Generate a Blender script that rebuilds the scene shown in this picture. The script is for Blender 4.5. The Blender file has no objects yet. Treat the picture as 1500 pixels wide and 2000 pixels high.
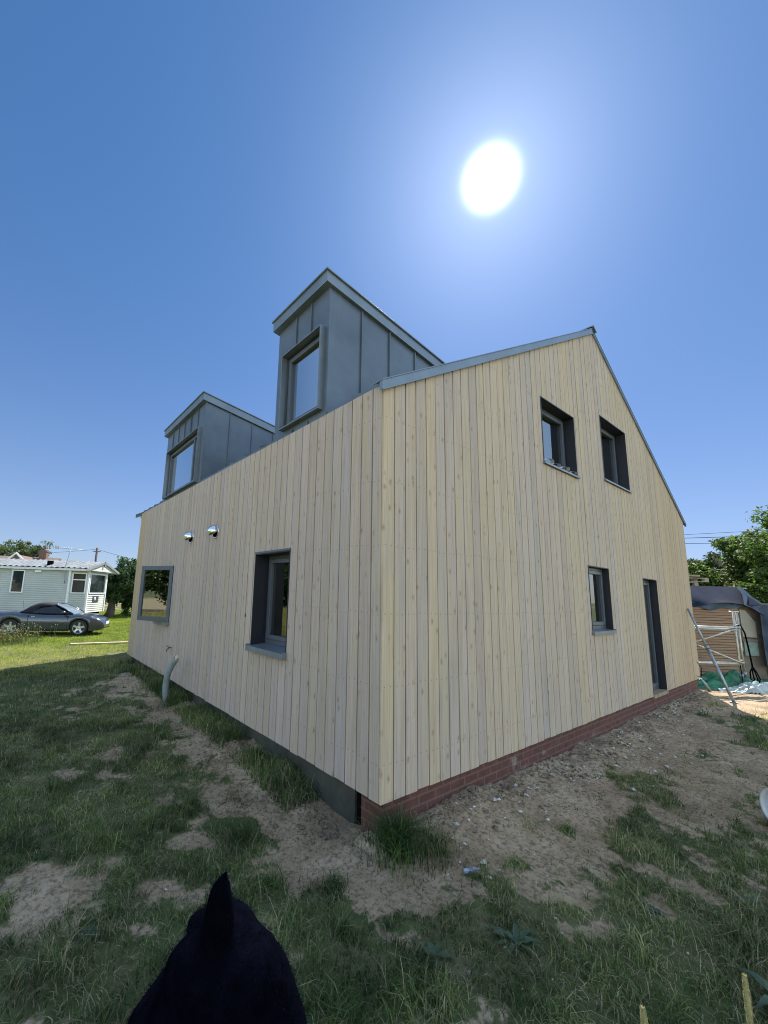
import bpy, bmesh, math, random
import numpy as np
from mathutils import Vector, Matrix, noise as mnoise
R = math.radians
random.seed(7); rng = np.random.default_rng(7)
scene = bpy.context.scene
COL = scene.collection

# ------------------------------------------------------------------ camera, sky, sun, exposure
CAM = Vector((-2.53913, -2.53025, 1.63518))
cd = bpy.data.cameras.new('camera'); cam = bpy.data.objects.new('camera', cd); COL.objects.link(cam)
cam.location = CAM; cam.rotation_euler = (1.734929, -0.030420, -0.655336)
cd.sensor_fit = 'VERTICAL'; cd.sensor_height = 36; cd.lens = 14.347
cd.shift_x = (750 - 639.54) / 2000; cd.shift_y = (1028.56 - 1000) / 2000
cd.clip_start = .02; cd.clip_end = 3000
scene.camera = cam
SUN = Vector((0.58926, 0.32571, 0.73938)).normalized()
SUN_EL = math.asin(SUN.z); SUN_AZ = math.atan2(SUN.x, SUN.y)
scene.view_settings.view_transform = 'Standard'; scene.view_settings.look = 'None'
scene.view_settings.exposure = 1.7; scene.view_settings.gamma = 1
SKY_STRENGTH = .15
w = bpy.data.worlds.new('World'); scene.world = w; w.use_nodes = True
nt = w.node_tree; nt.nodes.clear()
out = nt.nodes.new('ShaderNodeOutputWorld'); bg = nt.nodes.new('ShaderNodeBackground'); bg.inputs[1].default_value = SKY_STRENGTH
sky = nt.nodes.new('ShaderNodeTexSky'); sky.sky_type = 'NISHITA'; sky.sun_disc = False
sky.sun_elevation = SUN_EL; sky.sun_rotation = SUN_AZ; sky.air_density = 1.0; sky.dust_density = .6; sky.ozone_density = 1.6; sky.altitude = 50
# the sun itself and its aureole, as light arriving from that direction of the sky
tc = nt.nodes.new('ShaderNodeTexCoord'); nrm = nt.nodes.new('ShaderNodeVectorMath'); nrm.operation = 'NORMALIZE'
dot = nt.nodes.new('ShaderNodeVectorMath'); dot.operation = 'DOT_PRODUCT'; dot.inputs[1].default_value = SUN
ac = nt.nodes.new('ShaderNodeMath'); ac.operation = 'ARCCOSINE'
nt.links.new(tc.outputs['Generated'], nrm.inputs[0]); nt.links.new(nrm.outputs[0], dot.inputs[0]); nt.links.new(dot.outputs['Value'], ac.inputs[0])
def wm(op, a, b=None, c=None):
    n = nt.nodes.new('ShaderNodeMath'); n.operation = op
    for i, v in enumerate((a, b, c)):
        if v is None: continue
        if isinstance(v, (int, float)): n.inputs[i].default_value = v
        else: nt.links.new(v, n.inputs[i])
    return n.outputs[0]
ang = ac.outputs[0]
g1 = wm('MULTIPLY', wm('EXPONENT', wm('MULTIPLY', wm('POWER', wm('DIVIDE', ang, R(1.42)), 2.0), -1.0)), 40.0)
g2 = wm('MULTIPLY', wm('EXPONENT', wm('DIVIDE', ang, -R(5.8))), .8)
gl = wm('ADD', g1, g2)
gv = nt.nodes.new('ShaderNodeVectorMath'); gv.operation = 'SCALE'; gv.inputs[0].default_value = (.88, 1.0, 1.08); nt.links.new(gl, gv.inputs['Scale'])
av = nt.nodes.new('ShaderNodeVectorMath'); av.operation = 'ADD'
# Nishita sky dimmed on the sun's side, kept bright behind the camera to light walls
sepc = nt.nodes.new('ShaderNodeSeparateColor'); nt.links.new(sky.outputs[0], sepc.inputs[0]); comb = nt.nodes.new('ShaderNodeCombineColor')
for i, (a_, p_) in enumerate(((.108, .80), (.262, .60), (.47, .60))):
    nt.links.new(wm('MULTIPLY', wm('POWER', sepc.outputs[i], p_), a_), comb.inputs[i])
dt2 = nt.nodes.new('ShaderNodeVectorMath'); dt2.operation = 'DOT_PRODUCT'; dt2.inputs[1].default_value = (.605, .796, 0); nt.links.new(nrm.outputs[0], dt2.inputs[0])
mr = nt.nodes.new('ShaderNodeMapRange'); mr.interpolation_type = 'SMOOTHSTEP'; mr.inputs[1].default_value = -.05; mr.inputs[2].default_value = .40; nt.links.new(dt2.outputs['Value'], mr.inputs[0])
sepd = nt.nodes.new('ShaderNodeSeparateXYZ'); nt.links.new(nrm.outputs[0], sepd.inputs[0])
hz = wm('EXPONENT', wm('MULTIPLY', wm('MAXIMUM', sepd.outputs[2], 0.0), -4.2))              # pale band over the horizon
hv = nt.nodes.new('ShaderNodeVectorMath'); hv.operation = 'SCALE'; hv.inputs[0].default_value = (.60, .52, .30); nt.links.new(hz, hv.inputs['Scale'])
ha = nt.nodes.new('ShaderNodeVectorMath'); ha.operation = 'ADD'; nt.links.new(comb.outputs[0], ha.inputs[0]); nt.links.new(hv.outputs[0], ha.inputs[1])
bt_ = nt.nodes.new('ShaderNodeVectorMath'); bt_.operation = 'MULTIPLY'; bt_.inputs[1].default_value = (1.14, 1.0, .84); nt.links.new(sky.outputs[0], bt_.inputs[0])   # warm tint on the sky behind, to take blue off the shaded walls
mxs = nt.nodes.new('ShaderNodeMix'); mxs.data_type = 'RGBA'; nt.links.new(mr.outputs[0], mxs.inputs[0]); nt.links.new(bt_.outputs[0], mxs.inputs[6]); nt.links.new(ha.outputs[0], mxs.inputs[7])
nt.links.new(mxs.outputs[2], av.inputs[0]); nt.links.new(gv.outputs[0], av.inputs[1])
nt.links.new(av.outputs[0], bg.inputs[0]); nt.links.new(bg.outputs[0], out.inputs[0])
sl = bpy.data.lights.new('sun', 'SUN'); sl.energy = 3.0; sl.angle = R(.53); sl.color = (1, .95, .86)
so = bpy.data.objects.new('sun', sl); COL.objects.link(so); so.location = (8, 5, 30)
so.rotation_euler = SUN.to_track_quat('Z', 'Y').to_euler()
scene.cycles.max_bounces = 8; scene.cycles.diffuse_bounces = 4; scene.cycles.glossy_bounces = 4; scene.cycles.transmission_bounces = 6
scene.cycles.transparent_max_bounces = 12; scene.cycles.use_denoising = True
scene.cycles.caustics_reflective = False; scene.cycles.caustics_refractive = False
scene.cycles.sample_clamp_indirect = 6; scene.cycles.filter_width = 1.05

# ------------------------------------------------------------------ helpers
class NB:
    """small node-tree builder"""
    def __init__(s, name):
        s.m = bpy.data.materials.new(name); s.m.use_nodes = True; s.t = s.m.node_tree
        s.p = s.t.nodes['Principled BSDF']; s.out = s.t.nodes['Material Output']
    def n(s, typ, **kw):
        x = s.t.nodes.new(typ)
        for k, v in kw.items(): setattr(x, k, v)
        return x
    def put(s, sock, v):
        if hasattr(v, 'is_output') or isinstance(v, bpy.types.NodeSocket): s.t.links.new(v, sock)
        else: sock.default_value = v
    def math(s, op, a, b=0.0, c=0.0, clamp=False):
        x = s.n('ShaderNodeMath', operation=op); x.use_clamp = clamp
        s.put(x.inputs[0], a); s.put(x.inputs[1], b)
        if op in ('MULTIPLY_ADD', 'SMOOTH_MIN', 'COMPARE'): s.put(x.inputs[2], c)
        return x.outputs[0]
    def vec(s, x=0.0, y=0.0, z=0.0):
        c = s.n('ShaderNodeCombineXYZ')
        for i, v in enumerate((x, y, z)): s.put(c.inputs[i], v)
        return c.outputs[0]
    def noise(s, v, scale=5.0, detail=4.0, rough=.55, dist=0.0):
        x = s.n('ShaderNodeTexNoise'); x.inputs['Scale'].default_value = scale; x.inputs['Detail'].default_value = detail
        x.inputs['Roughness'].default_value = rough; x.inputs['Distortion'].default_value = dist
        if v is not None: s.t.links.new(v, x.inputs['Vector'])
        return x.outputs[0]
    def ramp(s, f, stops):
        x = s.n('ShaderNodeValToRGB'); e = x.color_ramp.elements
        while len(e) < len(stops): e.new(.5)
        for i, (p, c) in enumerate(stops):
            e[i].position = p; e[i].color = (*c, 1) if not isinstance(c, (int, float)) else (c, c, c, 1)
        s.t.links.new(f, x.inputs[0]); return x.outputs[0]
    def mix(s, f, a, b, mode='MIX'):
        x = s.n('ShaderNodeMix', data_type='RGBA', blend_type=mode)
        s.put(x.inputs[0], f)
        for i, v in ((6, a), (7, b)):
            if isinstance(v, tuple) and len(v) == 3: v = (*v, 1)
            s.put(x.inputs[i], v)
        return x.outputs[2]
    def bump(s, h, strength=.4, dist=.01):
        x = s.n('ShaderNodeBump'); x.inputs['Strength'].default_value = strength; x.inputs['Distance'].default_value = dist
        s.t.links.new(h, x.inputs['Height']); s.t.links.new(x.outputs[0], s.p.inputs['Normal'])
    def base(s, v):
        if isinstance(v, tuple) and len(v) == 3: v = (*v, 1)
        s.put(s.p.inputs['Base Color'], v)
    def set(s, rough=None, metal=None, spec=None, coat=None):
        if rough is not None: s.put(s.p.inputs['Roughness'], rough)
        if metal is not None: s.p.inputs['Metallic'].default_value = metal
        if spec is not None: s.p.inputs['Specular IOR Level'].default_value = spec
        if coat is not None: s.p.inputs['Coat Weight'].default_value = coat; s.p.inputs['Coat Roughness'].default_value = .05
    def obj(s): return s.n('ShaderNodeTexCoord').outputs['Object']
    def attr(s, name):
        a = s.n('ShaderNodeAttribute'); a.attribute_name = name; return a
MATS = {}
def simple(name, col, rough=.6, metal=0., var=.12, scale=9., bump=.0, bscale=60., spec=None, coat=None, stretch=None):
    if name in MATS: return MATS[name]
    b = NB(name); v = b.obj()
    if stretch:
        mp = b.n('ShaderNodeMapping'); mp.inputs['Scale'].default_value = stretch; b.t.links.new(v, mp.inputs[0]); v = mp.outputs[0]
    f = b.noise(v, scale, 5, .6)
    lo = tuple(c * (1 - var * 1.6) for c in col); hi = tuple(min(1, c * (1 + var * 1.6)) for c in col)
    b.base(b.ramp(f, [(.3, lo), (.7, hi)]))
    b.set(rough=b.math('MULTIPLY_ADD', f, .2, rough - .1, clamp=True), metal=metal, spec=spec, coat=coat)
    if bump: b.bump(b.noise(v, bscale, 4), bump, .01)
    MATS[name] = b.m; return b.m

def new_obj(name, me, mat=None, parent=None):
    o = bpy.data.objects.new(name, me); COL.objects.link(o)
    if mat is not None:
        for m in (mat if isinstance(mat, (list, tuple)) else [mat]): me.materials.append(m)
    if parent is not None:
        o.parent = parent; o.matrix_parent_inverse = parent.matrix_basis.inverted() if False else Matrix.Identity(4)
    return o
def empty(name, loc=(0, 0, 0), rz=0):
    o = bpy.data.objects.new(name, None); COL.objects.link(o); o.location = loc; o.rotation_euler = (0, 0, rz); o.empty_display_size = .3
    return o
def tag(o, label=None, cat=None, group=None, kind=None):
    if label: o['label'] = label
    if cat: o['category'] = cat
    if group: o['group'] = group
    if kind: o['kind'] = kind
    return o
def arr_mesh(name, verts, faces_flat, fsize, smooth=False):
    """verts (n,3), faces as (m,k) index array"""
    me = bpy.data.meshes.new(name); verts = np.asarray(verts, np.float32); f = np.asarray(faces_flat, np.int32).reshape(-1, fsize)
    me.vertices.add(len(verts)); me.vertices.foreach_set('co', verts.ravel())
    me.loops.add(f.size); me.loops.foreach_set('vertex_index', f.ravel())
    me.polygons.add(len(f)); me.polygons.foreach_set('loop_start', np.arange(0, f.size, fsize, dtype=np.int32))
    me.update(calc_edges=True); me.validate()
    if smooth: me.polygons.foreach_set('use_smooth', np.ones(len(me.polygons), bool))
    return me
def set_attr(me, name, vals):
    v = np.asarray(vals, np.float32); a = me.attributes.new(name, 'FLOAT', 'POINT'); a.data.foreach_set('value', v)
class MB:
    """collects simple solids and links them as one mesh"""
    def __init__(s): s.v = []; s.f = []; s.sm = []
    def add(s, vs, fs, smooth=False):
        k = len(s.v); s.v += [tuple(v) for v in vs]; s.f += [tuple(k + i for i in f) for f in fs]; s.sm += [smooth] * len(fs); return s
    def box(s, a, b):
        (x0, y0, z0), (x1, y1, z1) = a, b
        x0, x1 = sorted((x0, x1)); y0, y1 = sorted((y0, y1)); z0, z1 = sorted((z0, z1))
        return s.add([(x0, y0, z0), (x1, y0, z0), (x1, y1, z0), (x0, y1, z0), (x0, y0, z1), (x1, y0, z1), (x1, y1, z1), (x0, y1, z1)],
                     [(0, 3, 2, 1), (4, 5, 6, 7), (0, 1, 5, 4), (1, 2, 6, 5), (2, 3, 7, 6), (3, 0, 4, 7)])
    def prism(s, poly, axis_fn, d0, d1):
        """poly: list of 2D points; axis_fn(p, d) -> 3D"""
        n = len(poly); vs = [axis_fn(p, d0) for p in poly] + [axis_fn(p, d1) for p in poly]
        return s.add(vs, [tuple(range(n))[::-1], tuple(range(n, 2 * n))] + [(i, (i + 1) % n, n + (i + 1) % n, n + i) for i in range(n)])
    def bar(s, a, b, r=.02, n=8, r2=None, caps=True, smooth=True):
        a = Vector(a); b = Vector(b); d = (b - a).normalized(); r2 = r if r2 is None else r2
        u = d.orthogonal().normalized(); w_ = d.cross(u)
        vs = [a + (u * math.cos(t) + w_ * math.sin(t)) * r for t in [2 * math.pi * i / n for i in range(n)]]
        vs += [b + (u * math.cos(t) + w_ * math.sin(t)) * r2 for t in [2 * math.pi * i / n for i in range(n)]]
        s.add(vs, [(i, (i + 1) % n, n + (i + 1) % n, n + i) for i in range(n)], smooth)
        if caps: s.f += [tuple(len(s.v) - 2 * n + i for i in range(n))[::-1], tuple(len(s.v) - n + i for i in range(n))]; s.sm += [False, False]
        return s
    def tube(s, pts, r, n=8, caps=True):
        pts = [Vector(p) for p in pts]; rs = r if isinstance(r, (list, tuple)) else [r] * len(pts)
        k = len(s.v); u = None
        for i, p in enumerate(pts):
            d = (pts[min(i + 1, len(pts) - 1)] - pts[max(i - 1, 0)]).normalized()
            u = d.orthogonal().normalized() if u is None else (u - d * u.dot(d)).normalized()
            w_ = d.cross(u)
            s.v += [tuple(p + (u * math.cos(t) + w_ * math.sin(t)) * rs[i]) for t in [2 * math.pi * j / n for j in range(n)]]
        for i in range(len(pts) - 1):
            for j in range(n):
                a = k + i * n + j; b = k + i * n + (j + 1) % n; s.f.append((a, b, b + n, a + n)); s.sm.append(True)
        if caps: s.f += [tuple(k + j for j in range(n))[::-1], tuple(k + (len(pts) - 1) * n + j for j in range(n))]; s.sm += [False] * 2
        return s
    def lathe(s, prof, c=(0, 0, 0), axis='z', n=24, caps=False):
        k = len(s.v); c = Vector(c)
        for (r, h) in prof:
            for j in range(n):
                t = 2 * math.pi * j / n; p = {'z': (r * math.cos(t), r * math.sin(t), h), 'y': (r * math.cos(t), h, r * math.sin(t)), 'x': (h, r * math.cos(t), r * math.sin(t))}[axis]
                s.v.append(tuple(c + Vector(p)))
        for i in range(len(prof) - 1):
            for j in range(n):
                a = k + i * n + j; b = k + i * n + (j + 1) % n; s.f.append((a, b, b + n, a + n)); s.sm.append(True)
        if caps: s.f += [tuple(k + j for j in range(n))[::-1], tuple(k + (len(prof) - 1) * n + j for j in range(n))]; s.sm += [False] * 2
        return s
    def loft(s, rings, smooth=True, closed=True, caps=False):
        k = len(s.v); n = len(rings[0])
        for rg in rings: s.v += [tuple(p) for p in rg]
        for i in range(len(rings) - 1):
            for j in range(n if closed else n - 1):
                a = k + i * n + j; b = k + i * n + (j + 1) % n; s.f.append((a, b, b + n, a + n)); s.sm.append(smooth)
        if caps: s.f += [tuple(k + j for j in range(n))[::-1], tuple(k + (len(rings) - 1) * n + j for j in range(n))]; s.sm += [False] * 2
        return s
    def build(s, name, mat, parent=None, bevel=0, recalc=True):
        me = bpy.data.meshes.new(name); me.from_pydata(s.v, [], s.f)
        me.polygons.foreach_set('use_smooth', s.sm)
        if recalc:
            bm = bmesh.new(); bm.from_mesh(me); bmesh.ops.recalc_face_normals(bm, faces=bm.faces); bm.to_mesh(me); bm.free()
        me.update(); o = new_obj(name, me, mat, parent)
        if bevel:
            m = o.modifiers.new('bevel', 'BEVEL'); m.width = bevel; m.segments = 2; m.limit_method = 'ANGLE'; m.angle_limit = R(40)
        return o

# ---- value noise on arrays
_perm = rng.random((256, 256)).astype(np.float32)
def vnoise(x, y):
    xi = np.floor(x).astype(int); yi = np.floor(y).astype(int); fx = x - xi; fy = y - yi
    fx = fx * fx * (3 - 2 * fx); fy = fy * fy * (3 - 2 * fy)
    g = lambda a, b: _perm[a & 255, b & 255]
    return (g(xi, yi) * (1 - fx) + g(xi + 1, yi) * fx) * (1 - fy) + (g(xi, yi + 1) * (1 - fx) + g(xi + 1, yi + 1) * fx) * fy
def fbm(x, y, sc, octs=4, gain=.5):
    a = 1; t = 0; s_ = 0
    for i in range(octs):
        t = t + a * (vnoise(x * sc + 17 * i, y * sc + 31 * i) - .5); s_ += a * .5; a *= gain; sc *= 2.03
    return t / s_
sstep = lambda a, b, x: (lambda t: t * t * (3 - 2 * t))(np.clip((x - a) / (b - a), 0, 1))

# ------------------------------------------------------------------ materials
def mat_boards():
    b = NB('larch_boards')
    uv = b.attr('bu').outputs['Fac']; bz = b.attr('bz').outputs['Fac']; r1 = b.attr('r1').outputs['Fac']; r2 = b.attr('r2').outputs['Fac']; tint = b.attr('tint').outputs['Fac']
    off = b.math('MULTIPLY', r1, 91.0)
    um = b.math('MULTIPLY', uv, .148)                                     # metres across the board
    g = b.noise(b.vec(b.math('MULTIPLY', um, 70.0), b.math('MULTIPLY', bz, 1.1), off), 1.0, 5, .6, .35)
    g2 = b.noise(b.vec(b.math('MULTIPLY', um, 22.0), b.math('MULTIPLY', bz, .55), off), 1.0, 3, .5, .9)
    big = b.noise(b.vec(b.math('MULTIPLY', um, 9.0), b.math('MULTIPLY', bz, .9), off), 1.0, 3, .6)
    c = b.ramp(r2, [(0, (.41, .335, .295)), (.2, (.53, .435, .36)), (.4, (.46, .39, .345)), (.6, (.55, .44, .315)), (.8, (.50, .41, .35)), (1, (.39, .36, .345))])
    yel = b.ramp(r1, [(0, (.45, .33, .175)), (.5, (.52, .37, .19)), (1, (.47, .32, .155))])
    c = b.mix(b.math('MULTIPLY', b.math('MULTIPLY', tint, -1.0, clamp=True), .9), c, b.ramp(r1, [(0, (.40, .335, .31)), (.3, (.50, .415, .37)), (.6, (.45, .38, .335)), (.8, (.53, .44, .375)), (1, (.43, .375, .355))]))
    c = b.mix(b.math('MULTIPLY', b.math('MAXIMUM', tint, 0.0), .62), c, yel)  # yellow end boards: ground bounce light put into the colour, plus some board tone
    c = b.mix(b.math('MULTIPLY', b.ramp(g, [(.44, 0.), (.60, 1.)]), .48), c, (.32, .24, .165), 'MIX')
    c = b.mix(b.math('MULTIPLY', b.ramp(g2, [(.52, 0.), (.64, 1.)]), .5), c, (.50, .40, .22))
    c = b.mix(b.math('MULTIPLY', b.ramp(big, [(.56, 0.), (.68, 1.)]), .35), c, (.31, .285, .25))
    # knots
    vo = b.n('ShaderNodeTexVoronoi'); vo.inputs['Scale'].default_value = 1; vo.inputs['Randomness'].default_value = .9
    b.t.links.new(b.vec(b.math('MULTIPLY_ADD', um, 13.0, b.math('MULTIPLY', r1, 53.0)), b.math('MULTIPLY', bz, 8.0), b.math('MULTIPLY', r2, 7.0)), vo.inputs['Vector'])
    kn = b.ramp(vo.outputs['Distance'], [(.09, 1.), (.20, 0.)])
    sp = b.n('ShaderNodeSeparateColor'); b.t.links.new(vo.outputs['Color'], sp.inputs[0])
    keep = b.math('GREATER_THAN', sp.outputs[0], .70)
    kf = b.math('MULTIPLY', kn, keep)
    c = b.mix(b.math('MULTIPLY', kf, .62), c, (.20, .12, .07))
    ring = b.math('MULTIPLY', b.ramp(vo.outputs['Distance'], [(.14, 0.), (.2, 1.), (.34, 0.)]), keep)
    c = b.mix(b.math('MULTIPLY', ring, .4), c, (.33, .22, .13))
    fleck = b.noise(b.vec(b.math('MULTIPLY', um, 95.0), b.math('MULTIPLY', bz, 26.0), off), 1.0, 3, .6)
    c = b.mix(b.math('MULTIPLY', b.ramp(fleck, [(.66, 0.), (.74, 1.)]), .55), c, (.22, .15, .10))
    # paired nail heads every 0.6 m
    zz = b.math('SUBTRACT', b.math('FRACT', b.math('MULTIPLY_ADD', bz, 1 / .6, b.math('MULTIPLY', r2, .05))), .5)
    zz = b.math('MULTIPLY', zz, .6)
    ux = b.math('SUBTRACT', b.math('ABSOLUTE', b.math('SUBTRACT', uv, .5)), .26); ux = b.math('MULTIPLY', ux, .148)
    dd = b.math('SQRT', b.math('ADD', b.math('MULTIPLY', zz, zz), b.math('MULTIPLY', ux, ux)))
    nail = b.ramp(dd, [(.0045, 1.), (.0075, 0.)])
    c = b.mix(b.math('MULTIPLY', nail, .6), c, (.09, .08, .08))
    # fine weather checks: thin dark cracks
    ck = b.noise(b.vec(b.math('MULTIPLY', um, 130.0), b.math('MULTIPLY', bz, 2.2), b.math('ADD', off, 7.0)), 1.0, 2, .5, .2)
    c = b.mix(b.math('MULTIPLY', b.ramp(ck, [(.70, 0.), (.76, 1.)]), .5), c, (.17, .12, .08))
    b.base(c); b.set(rough=.78, spec=.25)
    b.bump(b.math('ADD', g, b.math('MULTIPLY', nail, -2.0)), .35, .003)
    return b.m
M_BOARD = mat_boards()
M_ZINC = simple('grey_standing_seam_metal', (.108, .136, .165), .42, .35, .16, 1.3, .25, 1.7)
M_ZTRIM = simple('pale_grey_metal_trim', (.165, .205, .235), .36, .45, .10, 3.)
M_FRAME = simple('grey_window_frame', (.085, .10, .125), .38, .1, .05, 8.)
M_REVEAL = simple('dark_navy_reveal', (.012, .014, .022), .5, 0, .1, 8.)
M_SILL = simple('grey_sill_metal', (.20, .23, .27), .35, .4, .08, 6.)
M_BLACK = simple('black_membrane', (.006, .006, .007), .95, 0, .2, 12., spec=.0)
M_CHROME = simple('polished_steel', (.72, .74, .76), .10, 1., .04, 6.)
M_STEEL = simple('galvanised_steel', (.30, .34, .37), .45, .6, .2, 14., .1, 80.)
M_DULLW = simple('white_plastic', (.72, .74, .76), .4, 0, .06, 6.)
M_PLASTER = simple('bare_plaster', (.22, .21, .20), .9, 0, .1, 2.)
def mat_glass(name='window_glass', tint=(.30, .36, .36), refl=.10):
    b = NB(name); t = b.t; t.nodes.remove(b.p)
    gl_ = b.n('ShaderNodeBsdfGlossy'); gl_.inputs['Roughness'].default_value = .012; gl_.inputs['Color'].default_value = (.92, .97, 1, 1)
    tr = b.n('ShaderNodeBsdfTransparent'); tr.inputs['Color'].default_value = (*tint, 1)
    fr = b.n('ShaderNodeFresnel'); fr.inputs['IOR'].default_value = 1.62
    f = b.math('ADD', b.math('MULTIPLY', fr.outputs[0], 1.25), refl, clamp=True)
    mx = b.n('ShaderNodeMixShader'); t.links.new(f, mx.inputs[0]); t.links.new(tr.outputs[0], mx.inputs[1]); t.links.new(gl_.outputs[0], mx.inputs[2])
    wav = b.noise(b.obj(), 1.6, 1); bp = b.n('ShaderNodeBump'); bp.inputs['Strength'].default_value = .05; bp.inputs['Distance'].default_value = .01
    t.links.new(wav, bp.inputs['Height']); t.links.new(bp.outputs[0], gl_.inputs['Normal'])
    t.links.new(mx.outputs[0], b.out.inputs[0]); return b.m
M_GLASS = mat_glass()
M_GLASS2 = mat_glass('sash_glass', (.32, .38, .38), .22)
def mat_brick(name, col1, col2, mortar, bw=.225, bh=.075, ms=.012):
    b = NB(name); v = b.obj(); sp = b.n('ShaderNodeSeparateXYZ'); b.t.links.new(v, sp.inputs[0])
    vv = b.vec(b.math('ADD', sp.outputs[0], sp.outputs[1]), sp.outputs[2], 0.0)
    x = b.n('ShaderNodeTexBrick'); b.t.links.new(vv, x.inputs['Vector'])
    x.inputs['Scale'].default_value = 1; x.inputs['Brick Width'].default_value = bw; x.inputs['Row Height'].default_value = bh; x.inputs['Mortar Size'].default_value = ms
    x.inputs['Color1'].default_value = (*col1, 1); x.inputs['Color2'].default_value = (*col2, 1); x.inputs['Mortar'].default_value = (*mortar, 1); x.inputs['Mortar Smooth'].default_value = .3
    n = b.noise(v, 14, 5, .65)
    c = b.mix(.5, x.outputs['Color'], b.ramp(n, [(.3, tuple(i * .6 for i in col1)), (.7, tuple(min(1, i * 1.35) for i in col2))]), 'MIX')
    st = b.ramp(b.noise(v, 2.6, 5, .7), [(.62, 0.), (.72, 1.)])
    c = b.mix(b.math('MULTIPLY', st, .45), c, (.42, .38, .34))
    b.base(c); b.set(rough=.88); b.bump(b.math('ADD', b.math('MULTIPLY', x.outputs['Fac'], -1.0), b.math('MULTIPLY', n, .6)), .6, .006)
    return b.m
M_BRICK = mat_brick('red_plinth_brick', (.088, .032, .026), (.135, .050, .038), (.17, .12, .095))
M_CONC = simple('greenish_concrete', (.070, .070, .055), .9, 0, .25, 3.5, .4, 30.)

# ------------------------------------------------------------------ terrain
W, L, LR = 10.28, 9.01, 11.3
# bare-earth and grass patches on the ground (x, y, radius, weight): positive is bare earth, negative is turf
PATCHES = [(-0.46,5.92,0.41,1.1),(-0.26,4.28,0.34,1.1),(-0.32,2.85,0.41,1.32),(-1.6,2.99,0.16,0.99),(-1.36,2.83,0.16,0.99),(-1.85,2.65,0.16,1.1),(-1.59,2.48,0.16,1.1),(-1.45,2.45,0.13,0.77),(-2.12,2.24,0.13,1.1),(-0.65,1.55,0.15,0.88),(-0.7,1.29,0.23,1.1),(-0.42,1.1,0.23,1.1),(-0.12,1.38,0.33,1.1),(-1.33,1.19,0.08,0.88),(-1.26,0.98,0.11,0.88),(-1.12,0.88,0.11,0.88),(-0.36,0.68,0.2,0.99),(-0.52,0.43,0.2,0.99),(-2.29,1.44,0.08,0.77),(-2.2,1.08,0.13,1.21),(-2.1,0.77,0.11,1.21),(-1.92,0.65,0.11,1.21),(-1.62,0.59,0.08,0.99),(-1.48,0.49,0.08,0.99),(-1.09,0.92,0.18,1.1),(-2.25,0.68,0.12,1.21),(-2.05,0.54,0.12,1.21),(-2.24,0.49,0.06,1.1),(-2.15,0.42,0.06,1.1),(-2.06,0.36,0.06,1.1),(-1.96,0.29,0.06,1.1),(-1.83,0.25,0.06,0.88),(-1.76,0.2,0.06,0.88),(-1.7,0.16,0.06,0.88),(-1.62,0.11,0.06,0.88),(-0.76,0.26,0.17,1.1),(-0.36,-0.3,0.18,1.32),(-0.47,0.06,0.11,0.88),(0.2,-0.01,0.24,1.32),(0.62,-0.3,0.24,1.32),(1.04,-0.59,0.24,1.32),(1.16,-0.89,0.19,0.99),(-0.59,-0.64,0.06,0.99),(-0.49,-0.71,0.06,0.99),(0.61,-1.17,0.06,0.66),(0.29,-1.25,0.07,0.99),(0.4,-1.32,0.07,0.99),(0.51,-1.39,0.07,0.99),(1.95,-1.44,0.19,0.77),(1.08,-1.48,0.08,0.99),(0.96,-1.5,0.08,0.99),(1.35,-1.56,0.14,0.88),(2.64,-1.57,0.28,0.66),(3.34,-1.31,0.3,0.55),(-0.9,-0.07,0.06,0.88),(-0.89,-0.28,0.1,0.55),(0.14,0.13,0.2,-1.43),(-0.08,-0.09,0.2,-1.43),(3.23,-0.83,0.36,-1.65),(2.93,-1.04,0.28,-1.1),(2.06,-1.03,0.25,-1.54),(1.69,-1.13,0.14,-1.1),(1.91,-1.29,0.14,-1.1),(1.43,-0.79,0.07,-1.1),(1.32,-0.84,0.07,-1.1),(8.03,-1.14,0.57,-1.43),(7.06,-1.25,0.57,-1.43),(6.09,-1.36,0.57,-1.43),(-0.82,0.67,0.25,-1.32),(-0.97,0.07,0.13,-1.32),(0.37,3.77,0.4,-0.99),(0.36,2.12,0.16,-0.88),(0.21,1.88,0.16,-0.88),(-0.61,-0.18,0.13,-1.32),(0.06,-0.09,0.15,-1.21),(0.27,-0.53,0.21,-1.21),(0.61,-0.76,0.21,-1.21),(-0.82,2.28,0.35,-0.77),(-1.84,4.53,0.58,-0.66),(-1.94,3.25,0.58,-0.66),(-2.18,1.78,0.24,-0.66),(-2.19,1.42,0.24,-0.66),(-1.47,1.12,0.24,-0.55),(-0.32,-0.68,0.2,-0.88),(0.08,-0.95,0.2,-0.88),(-0.74,-0.78,0.19,-0.66),(-0.47,-0.97,0.19,-0.66),(-0.2,-1.17,0.19,-0.66),(0.07,-1.37,0.19,-0.66),(0.34,-1.56,0.19,-0.66),(-0.94,-0.46,0.13,-0.55),(-2.18,0.23,0.16,-0.99),(-1.97,0.08,0.16,-0.99),(-1.76,-0.07,0.16,-0.99),(0.84,-1.8,0.32,-0.99)]
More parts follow.
